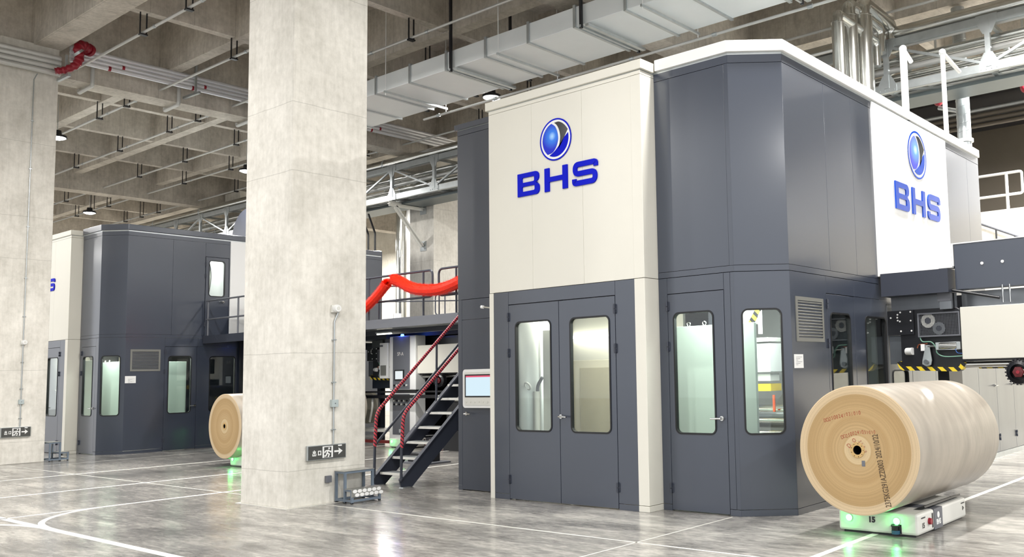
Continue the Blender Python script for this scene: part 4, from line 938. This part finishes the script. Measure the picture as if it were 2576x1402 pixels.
for i, x in enumerate((-20.6, -20.35, -20.05, -19.75)): MB().tube(spline([(x, 14.3, 1.2), (x+.05, 14.25, .9), (x-.12, 14.3, .55)], 5), .03, 8).build('hanging_hose', BLACK if i != 2 else LGREY, t, smooth=True)
MB().lathe([(.001, 0), (.42, 0), (.42, .12), (.001, .12)], 'Y', (-20.7, 14.6, .9), 40).build('drum', BEIGE, t); 
MB().box(-20.9, -19.5, 14.3, 14.9, .3, .36).build('shelf', LGREY, t)
t = thing('pump_unit', (-16, 13.6, 0), 'pale pump unit with hoses seen between the stair treads', 'pump')
MB().box(-16.3, -15.6, 13.6, 14.0, .45, 1.1).build('base_block', BLACK, t, bevel=.02); MB().cyl((-16.1, 13.6, 1.25), (-15.8, 13.6, 1.25), .14, 20).build('motor', LGREY, t, smooth=True); MB().box(-16.6, -16.3, 13.6, 13.8, .9, 1.25).build('valve_block', LGREY, t, bevel=.01)
MB().box(-16.35, -15.5, 13.55, 14.05, .0, .45).build('leg', BLACK, t)
t = thing('jumbo_sack', (-14.9, 13.6, 0), 'white sack behind the upper stair treads', 'sack')
MB().ball((-14.75, 13.9, .85), .42, (1, .8, 1.4), 16).build('sack', LWHITE, t, smooth=True); MB().box(-15.1, -14.4, 13.6, 14.2, 0, .35).build('crate', BLACK, t)
for i in (0, 1): MB().tube([(-14.95+i*.14, 13.5, 1.5), (-14.9+i*.1, 13.5, 1.1), (-14.98+i*.15, 13.52, .8)], .012, 6).build('chain', BLACK, t)
t = thing('floor_block', (-14.2, 11.5, 0), 'low black block on a base plate beyond the stairs', 'block')
MB().box(-14.7, -14.15, 11.3, 11.65, .03, .2).build('block', BLACK, t, bevel=.01); MB().box(-14.9, -13.95, 11.2, 11.75, 0, .03).build('base_plate', MGREY, t)
# dark unit under the left platform
t = thing('splicer_bay', (-21.9, 13, 0), 'dark machine bay with chrome rollers under the short platform', 'machine')
MB().box(-23.2, -20.95, 14.4, 14.5, 0, 2.8).box(-23.22, -23.16, 12.4, 14.4, 0, 2.8).build('back_sheet', BLACK, t)
MB().tube([(-22.55, 12.9, 1.35), (-22.35, 12.9, 2.15)], .13, 20).build('roller', CHROME, t, smooth=True)
MB().cyl((-23.0, 12.6, 1.85), (-22.75, 12.6, 1.85), .05, 14).build('roller', CHROME, t, smooth=True)
MB().box(-23.1, -21.1, 12.9, 13.1, 1.2, 1.27).build('hazard_bar', STRIPE, t); MB().box(-22.7, -21, 13.3, 13.5, 1.0, 1.2).build('cross_bar', DARK, t); MB().box(-23.0, -22.7, 12.5, 12.7, .3, 1.0).build('box', BEIGE, t)
MB().box(-21.9, -21.5, 12.3, 12.5, 1.9, 2.3).build('motor', DARK, t, bevel=.02); MB().cyl((-21.3, 12.2, 1.9), (-21.3, 12.1, 1.9), .1, 16).build('knob', LGREY, t); MB().box(-21.35, -21.15, 12.1, 12.3, 1.5, 1.6).build('striped_box', YEL, t)

# side wall of steel cabinets beyond the near enclosure
fs = FR((-5.03, 0), d=(0, 1))
t = thing('steel_cabinet_row', (-5.2, 15.5, 0), 'brushed steel cabinet wall behind the big paper roll', 'cabinet')
edges = [12.05, 12.9, 13.85, 14.9, 15.9, 16.9, 17.95, 19.0, 20.0]
for i, (a, b) in enumerate(zip(edges, edges[1:])):
    holes = []
    if i == 0: holes = [rrect(a+.12, a+.68, .8, 1.6, .06)]
    if i == 2: holes = [rrect(a+.2, a+.85, .8, 1.6, .06)]
    d = MB().plate(fs, rrect(a+.005, b-.005, .09, 2.5), holes, -.05, 0).build('door', STEEL, t, bevel=.004)
    if holes:
        u = holes[0]; us = [p[0] for p in u]; vs = [p[1] for p in u]; window(fs, min(us), max(us), min(vs), max(vs), d, .06)
    if i >= 4: handle(fs, b-.12, 1.28, d, -1); hinge(fs, a, .35, d)
MB().fbox(fs, 12.05, 20, 0, .085, -.05, .004).build('plinth', GALV, t)
MB().box(-5.6, -5.55, 12.1, 20, 0, 2.5).build('back_sheet', DARK, t)
MB().box(-5.6, -5.03, 12.05, 20, 2.5, 2.53).build('top', STEEL, t)

# ------------------------------------------------------------------ duct with flanges and hangers
t = thing('air_duct', (-12, 12.95, 8.1), 'large rectangular silver air duct crossing under the ceiling', 'air duct')
YN, YF, ZB, ZD = 12.15, 13.74, 8.1, 8.48
edges = [-21.8+1.213*i for i in range(20)]
for a, b in zip(edges, edges[1:]): MB().box(a+.01, b-.01, YN, YF, ZB, ZD).build('duct_section', DUCT, t, bevel=.01)
for a in edges: MB().box(a-.03, a+.03, YN-.03, YF+.03, ZB-.03, ZD+.03).build('flange', GALV, t)
hn = -1
ORD = 'first second third fourth fifth sixth seventh eighth ninth tenth eleventh twelfth thirteenth fourteenth'.split()
for i, a in enumerate(edges[:-1]):
    dark = i % 3 == 0
    if i % 3 == 2 or a < -17.9: continue
    hn += 1
    x = a+(.42 if not dark else .2)
    h = thing('duct_hanger', (x, 12.95, ZB-.06), ORD[hn]+' hanger bar under the silver duct, counted from the near column', 'hanger', 'trapeze hangers under the duct')
    MB().box(x-.02, x+.02, YN-.1, YF+.1, ZB-.085, ZB-.04).build('channel', GALV, h)
    for y in (YN-.06, YF+.06):
        (MB().box(x-.025, x+.025, y-.025, y+.025, ZB-.1, 10.7) if dark else MB().cyl((x, y, ZB-.14), (x, y, 10.7), .009, 6)).build('strut' if dark else 'rod', BLACK if dark else LWHITE, h)
    if dark: MB().box(x+.1, x+.18, YN-.06, YF+.06, ZB-.09, ZB-.04).build('cable_tray', GALV, h)
t = thing('thin_pipe', (-12, 13.9, 7.95), 'thin pale pipe along the far lower edge of the duct', 'pipe')
MB().cyl((-17.5, 13.92, 7.98), (1, 13.92, 7.98), .028, 10).build('pipe', PIPEW, t, smooth=True)
for i in range(9): MB().cyl((-17+i*2, 13.92, 7.98), (-17+i*2+.1, 13.92, 7.98), .04, 10).build('coupling', GALV, t, smooth=True)

# ------------------------------------------------------------------ sprinkler pipes
names = {8.2: 'nearest of them to the left column beam', 10.16: 'beside the second cross beam', 12.03: 'passing above the near lip of the air duct', 14.04: 'beyond the air duct', 15.6: 'in front of the pipe bridge', 17.57: 'right above the pipe bridge'}
for y, lab in names.items():
    t = thing('sprinkler_pipe', (-20, y, 9), 'thin grey sprinkler pipe under the ceiling, '+lab, 'pipe', 'sprinkler pipes under the ceiling')
    MB().cyl((-48, y, 9.02), (6, y, 9.02), .03, 10).build('pipe', PIPEW, t, smooth=True)
    for x, zt in [(q, 9.46) for q in (-43, -39.8, -33.35, -30.0, -26.7, -19.5, -15.55, -3.6)]+[(q, 10.7) for q in (-41.4, -25.0, -17.5)]:
        MB().cyl((x+.5, y, 9.02), (x+.58, y, 9.02), .04, 10).build('coupling', GALV, t, smooth=True)
        MB().box(x-.015, x+.015, y-.075, y-.055, 8.97, zt).box(x-.015, x+.015, y+.055, y+.075, 8.97, zt).box(x-.05, x+.05, y-.075, y+.075, 8.955, 8.985).build('hanger', BLACK, t)
# pipe bundle along the left column line
zs = [8.74, 8.86, 8.98, 9.09]
for i, z in enumerate(zs):
    t = thing('pipe', (-22.7, 4, z), ('silver pipe on the left column, %s of four in the bundle' % ('lowest', 'second lowest', 'third lowest', 'topmost')[i]), 'pipe', 'bundled pipes along the column line')
    MB().cyl((-22.72, -2, z), (-22.72, 7.8, z), .062, 14).build('pipe', PIPEW, t, smooth=True)
zs = [9.10, 9.19, 9.29, 9.38]
for i, z in enumerate(zs):
    t = thing('pipe', (-22.6, 14, z), ('silver pipe beyond the red joint, %s of four in the bundle' % ('lowest', 'second lowest', 'third lowest', 'topmost')[i]), 'pipe', 'bundled pipes along the column line')
    MB().cyl((-22.62, 7.95, z), (-22.62, 24, z), .056, 14).build('pipe', BRIGHTP, t, smooth=True)
    if i in (0, 1):
        for y in (8.75, 10.7, 13, 16): MB().cyl((-22.62, y+i*.3, z), (-22.62, y+i*.3+.06, z), .059, 14).build('red_band', RED, t, smooth=True)
t = thing('pipe_joint', (-22.4, 8.0, 8.7), 'dark red flexible pipe joint wrapped around the pipe bundle', 'pipe joint')
pts = spline([(-22.5, 8.28, 9.40), (-22.42, 8.12, 9.44), (-22.36, 8.02, 9.3), (-22.36, 8.05, 9.1), (-22.4, 7.98, 8.92), (-22.45, 7.8, 8.78), (-22.5, 7.62, 8.72)], 6)
rad = [.115+.012*math.sin(i*2.1) - .0012*i for i in range(len(pts))]
MB().tube(pts, rad, 16).build('joint', RED, t, smooth=True); MB().cyl((-22.5, 8.26, 9.4), (-22.55, 8.33, 9.4), .145, 18).build('collar', RED, t, smooth=True); MB().tube([(-22.36, 8.0, 9.24), (-22.36, 8.04, 9.2)], .128, 16).build('clamp', GALV, t, smooth=True)
for y, z0, z1, lab in ((7.84, 8.66, 9.15, 'steel pipe bracket beside the red joint'), (10.75, 8.95, 9.75, 'steel pipe bracket midway between the columns'), (15.6, 8.95, 9.75, 'steel pipe bracket right of the near column')):
    t = thing('pipe_bracket', (-22.9, y, z0), lab, 'bracket', 'steel brackets under the pipe bundle')
    MB().bar((-23.12, y, z0), (-22.3, y, z0-.02), .06, .06).bar((-22.5, y, z0), (-22.5, y, z1), .05, .04).build('arm', GALV, t)
for y, z, lab in ((8.57, 8.72, 'first after the left column'), (10.57, 8.72, 'second after the left column'), (12.5, 8.72, 'nearest the edge of the near column'), (15.2, 8.72, 'right of the near column')):
    t = thing('drain_stub', (-22.95, y, z), 'pale pipe elbow below the concrete beam, '+lab, 'pipe elbow', 'pipe elbows below the beam')
    MB().tube(fillet([Vector((-23.0, y, z+.45)), Vector((-23.0, y, z)), Vector((-23.75, y, z-.02)), Vector((-23.75, y, z+.06))], .06), .045, 12).build('pipe', PIPEW, t, smooth=True)

# ------------------------------------------------------------------ pipe bridge (truss)
t = thing('pipe_bridge', (-14, 17.9, 7.2), 'galvanised steel truss bridge carrying pipes above the machines', 'pipe bridge')
X0, X1 = -42, 6; YA, YB = 17.3, 18.55; Zb, Zt = 7.32, 8.25
def channel(b, y, z, s): b.box(X0, X1, y-.01, y+.01, z-.08, z+.08).box(X0, X1, y, y+.08*s, z+.07, z+.085).box(X0, X1, y, y+.08*s, z-.085, z-.07)
for y, s in ((YA, 1), (YB, -1)):
    for z in (Zb, Zt):
        b = MB(); channel(b, y, z, s); b.build('chord', GALV, t)
xs = [-23.3+2.04*k for k in range(-8, 14)]
for i, x in enumerate(xs):
    for y, s in ((YA, -1), (YB, 1)):
        MB().box(x-.05, x+.05, y-.04, y+.04, Zb, Zt).build('vertical', GALV, t)
        if y == YA:
            fg = FR((0, y-.012), d=(1, 0))
            for z, sg in ((Zt, 1), (Zb, -1)):
                pts = [(x-.2, z+.09*sg), (x+.2, z+.09*sg), (x+.2, z-.05*sg), (x+.08, z-.28*sg), (x-.08, z-.28*sg), (x-.2, z-.05*sg)]
                gp = MB().plate(fg, pts if sg < 0 else pts[::-1], w0=0, w1=.014).build('gusset', GALV, t)
                m = MB()
                for k in range(4): m.tube([fg(x-.15+.1*k, z+.04*sg, .014), fg(x-.15+.1*k, z+.04*sg, .026)], .014, 6)
                for k in range(3): m.tube([fg(x, z-(.06+.07*k)*sg, .014), fg(x, z-(.06+.07*k)*sg, .026)], .014, 6)
                m.build('bolt_row', GALV, gp)
        if i < len(xs)-1:
            a, b_ = ((x, y, Zt-.05), (x+2.04, y, Zb+.05)) if i % 2 == 0 else ((x, y, Zb+.05), (x+2.04, y, Zt-.05))
            MB().bar(a, b_, .05, .05).build('diagonal', GALV, t)
    for z in (Zb, Zt): MB().box(x-.04, x+.04, YA, YB, z-.06, z+.02).build('cross_member', GALV, t)
    if i < len(xs)-1: MB().bar((x, YA, Zb-.03), (x+2.04, YB, Zb-.03), .05, .05).build('plan_brace', GALV, t)
plabels = [('fat silver insulated pipe lying on top of the bridge', 17.55, 8.50, .16, ALU), ('slim pale pipe beside the fat one on top of the bridge', 17.95, 8.40, .06, LWHITE), ('fat pale pipe on the upper shelf of the bridge', 18.2, 8.10, .12, ALU),
           ('second pipe on the upper shelf of the bridge', 17.75, 8.02, .07, ALU), ('third pipe on the upper shelf of the bridge', 17.95, 7.90, .07, PIPEW), ('fourth pipe, in the middle of the bridge', 18.15, 7.78, .08, ALU),
           ('fifth pipe, in the middle of the bridge', 18.3, 7.66, .06, PIPEW), ('near pipe on the bottom shelf of the bridge', 17.5, 7.36, .06, PIPEW), ('middle pipe on the bottom shelf of the bridge', 17.75, 7.36, .06, ALU), ('far pipe on the bottom shelf of the bridge', 18.05, 7.36, .08, PIPEW)]
for lab, y, z, r, m in plabels:
    t = thing('bridge_pipe', (-18, y, z-r), lab, 'pipe', 'pipes carried by the pipe bridge')
    MB().cyl((-42, y, z), (6, y, z), r, 16).build('pipe', m, t, smooth=True)
    for k in range(12): MB().cyl((-40+k*4, y, z), (-39.93+k*4, y, z), r+.006, 16).build('joint_band', GALV, t, smooth=True)
t = thing('cable_tray', (-18, 18.0, 7.2), 'grey cable tray hung beneath the pipe bridge', 'cable tray')
MB().box(-42, 6, 17.75, 18.45, 7.16, 7.18).box(-42, 6, 17.73, 17.75, 7.16, 7.24).box(-42, 6, 18.45, 18.47, 7.16, 7.24).build('tray', mat('tray_grey', '#6f7778', .4, metal=.5), t)
t = thing('bridge_bracket', (-23.4, 17.3, 5.8), 'steel cantilever bracket holding the bridge on the far column', 'bracket')
for a, b_ in (((-23.4, 17.25, 7.14), (-23.4, 18.58, 7.14)), ((-23.4, 17.5, 7.06), (-23.4, 18.55, 5.9))):
    MB().bar(a, b_, .16, .015).bar(a, b_, .015, .17).build('arm', LGREY, t)
for a in (6.95, 5.75): MB().box(-23.55, -23.25, 18.58, 18.6, a, a+.32).build('wall_plate', GALV, t)
# cable bundle on the left end of the bridge
t = thing('cable_bundle', (-27, 17.6, 8.3), 'dark cables looping over the bridge right of the near column', 'cables')
for i in range(5): MB().tube(spline([(-29, 17.5+.05*i, 8.35), (-27.5, 17.4+.05*i, 8.5+.03*i), (-26.2, 17.35+.06*i, 8.48), (-25.2, 17.4, 8.3), (-24.9, 17.45, 8.2)], 5), .025, 6).build('cable', BLACK if i % 2 else PIPEW, t, smooth=True)

# ------------------------------------------------------------------ steam pipes on the roof and posts
for (x, y, r, zt, ye, lab) in ((-6.94, 14.99, .12, 8.12, 16.7, 'thinnest and leftmost of the three chrome pipes on the enclosure roof'), (-7.0, 15.62, .16, 8.5, 17.05, 'middle chrome pipe on the enclosure roof'), (-6.94, 16.1, .19, 8.66, 17.52, 'thickest of the three chrome pipes on the enclosure roof')):
    t = thing('steam_pipe', (x, y, 5.42), lab, 'pipe', 'chrome pipes on the enclosure roof')
    r2 = r*.8
    MB().cyl((x, y, 5.42), (x, y, zt-r), r, 22).build('riser', ALU, t, smooth=True)
    MB().tube(fillet([Vector((x, y, zt-r*1.3)), Vector((x, y, zt+r*.4)), Vector((x, ye, zt+r*.2)), Vector((x, ye, zt-.5))], r*1.25, 6), r2, 18).build('elbow_run', ALU, t, smooth=True)
    for z in (5.9, 6.7, zt-r*1.1): MB().cyl((x, y, z), (x, y, z+.02), r+.006, 22).build('seam_band', CHROME, t, smooth=True)
for i, (y, zt, lab) in enumerate(((13.23, 6.56, 'white post with arm on the enclosure roof, nearer one'), (15.03, 7.0, 'white post with arm on the enclosure roof, farther one'))):
    t = thing('roof_post', (-5.1, y, 5.42), lab, 'post', 'white posts on the enclosure roof')
    MB().tube([(-5.06, y, 5.42), (-5.06, y, zt)], .055 if i == 0 else .04, 14).build('post', LWHITE, t, smooth=True)
    MB().tube([(-5.06, y, zt), (-5.06, y+(.32, .86)[i], zt+(-.12, -.12)[i])], .035, 12).ball((-5.06, y, zt), .06).build('arm', LWHITE, t, smooth=True)
t = thing('spiral_duct', (-6.02, 19.0, 0), 'silver spiral duct rising behind the white sign panel', 'duct')
MB().cyl((-6.02, 19.0, 0), (-6.02, 19.0, 9.3), .14, 24).build('duct', GALV, t, smooth=True)
for k in range(22): MB().tube([(-6.02+.143*math.cos(a*.524), 19.0+.143*math.sin(a*.524), 5.0+k*.18+a*.015) for a in range(13)], .006, 6).build('spiral_seam', GALV, t)
MB().cyl((-6.02, 19.0, 6.35), (-6.02, 19.0, 6.42), .18, 24).build('collar', LWHITE, t, smooth=True)

# ------------------------------------------------------------------ gallery, far fittings
t = thing('gallery_railing', (-7.5, 26.1, 6), 'white tube railing on the concrete gallery at right', 'railing')
for a, b_ in ((-12, -9.2), (-9.0, -6.75), (-6.62, -4.3)):
    MB().tube(fillet([Vector((a, 26.1, 6.42)), Vector((a, 26.1, 7.04)), Vector((b_, 26.1, 7.04)), Vector((b_, 26.1, 6.42))], .08, 5, True), .04, 10, True).build('rail_frame', LWHITE, t, smooth=True)
    MB().tube([((a+b_)/2+.3 if a != -9.0 else -7.17, 26.1, 5.95), ((a+b_)/2+.3 if a != -9.0 else -7.17, 26.1, 7.04)], .045, 10).build('post', LWHITE, t, smooth=True)
t = thing('stair_railing', (-7.2, 25.8, 4.9), 'thin dark stair railing against the pale gallery wall', 'railing')
MB().tube([(-8.6, 25.8, 5.98), (-6.0, 25.8, 4.75)], .03, 8).build('handrail', MGREY, t, smooth=True)
MB().tube([(-8.6, 25.8, 4.9), (-6.0, 25.8, 3.7)], .05, 8).build('stringer', BLACK, t, smooth=True)
for x in (-7.9, -7.45, -6.95, -6.5): MB().tube([(x, 25.8, 5.98-(x+8.6)*.473-1.1), (x, 25.8, 5.98-(x+8.6)*.473)], .025, 8).build('post', BLACK, t)
for i, z in enumerate((8.4, 8.55, 8.7, 8.86)):
    MB().cyl((-20, 25.6, z), (8, 25.6, z), .055, 10).build('ceiling_pipe', BROWNW if i != 3 else GALV, None, smooth=True, label='grey pipe high on the dark gallery wall, %s of four' % ('lowest', 'second lowest', 'third lowest', 'topmost')[i], cat='pipe', group='pipes over the gallery', at=(-6, 25.6, z))
MB().box(-20, 8, 25.2, 29, 9.1, 9.4).build('gallery_soffit', BLACK, None, kind='structure')
for x, z, lab in ((-6.35, 7.85, 'red valve under the pipe bridge at right'), (-4.4, 7.75, 'red coupling behind the spiral duct')):
    t = thing('red_valve', (x, 20.5, z), lab, 'valve')
    MB().ball((x-.7, 20.5, z), .13, (1, 1, 1.2)).build('body', RED, t, smooth=True); MB().tube([(x-.7, 20.5, z-.2), (x-.2, 20.4, z-.4)], .05, 10).tube([(x-.7, 20.5, z), (x-.7, 20.5, 10.7)], .03, 8).build('pipe', GALV, t, smooth=True)
t = thing('standpipe', (-29, 22, 0), 'tall pale wrapped standpipe against the bright far wall', 'pipe')
MB().cyl((-29.02, 22, 0), (-29.02, 22, 9.4), .22, 20).build('pipe', ALU, t, smooth=True); MB().cyl((-28.55, 22, 0), (-28.55, 22, 9.4), .1, 14).build('thin_pipe', LWHITE, t, smooth=True)
t = thing('exhaust_hood', (-24.3, 17, 2.85), 'dark blue cabinet with bent rods on top, behind the garland', 'machine housing')
MB().box(-26, -23.5, 16.9, 17.1, 2.9, 5.62).build('body', BLUE, t, bevel=.03); MB().box(-26, -23.55, 16.9, 17.1, 0, 2.9).build('base', DARK, t)
for x in (-24.1, -23.75): MB().tube(fillet([Vector((x, 17, 5.6)), Vector((x, 17, 6.2)), Vector((x-.35, 17, 6.85))], .05), .03, 8).build('rod', BLACK, t, smooth=True)
t = thing('exhaust_hood', (-27, 15.4, 5.45), 'dark rounded hood standing on the roof of the left enclosure', 'machine housing')
b = MB(); fh = FR((0, 15), d=(1, 0))
b.plate(fh, [(-28.7, 5.42), (-25, 5.42), (-25, 7.28), (-27.6, 7.25)]+arc((-27.75, 6.3), .95, 90, 180, 10), w0=-1.1, w1=0); b.build('body', DARK, t, bevel=.01)
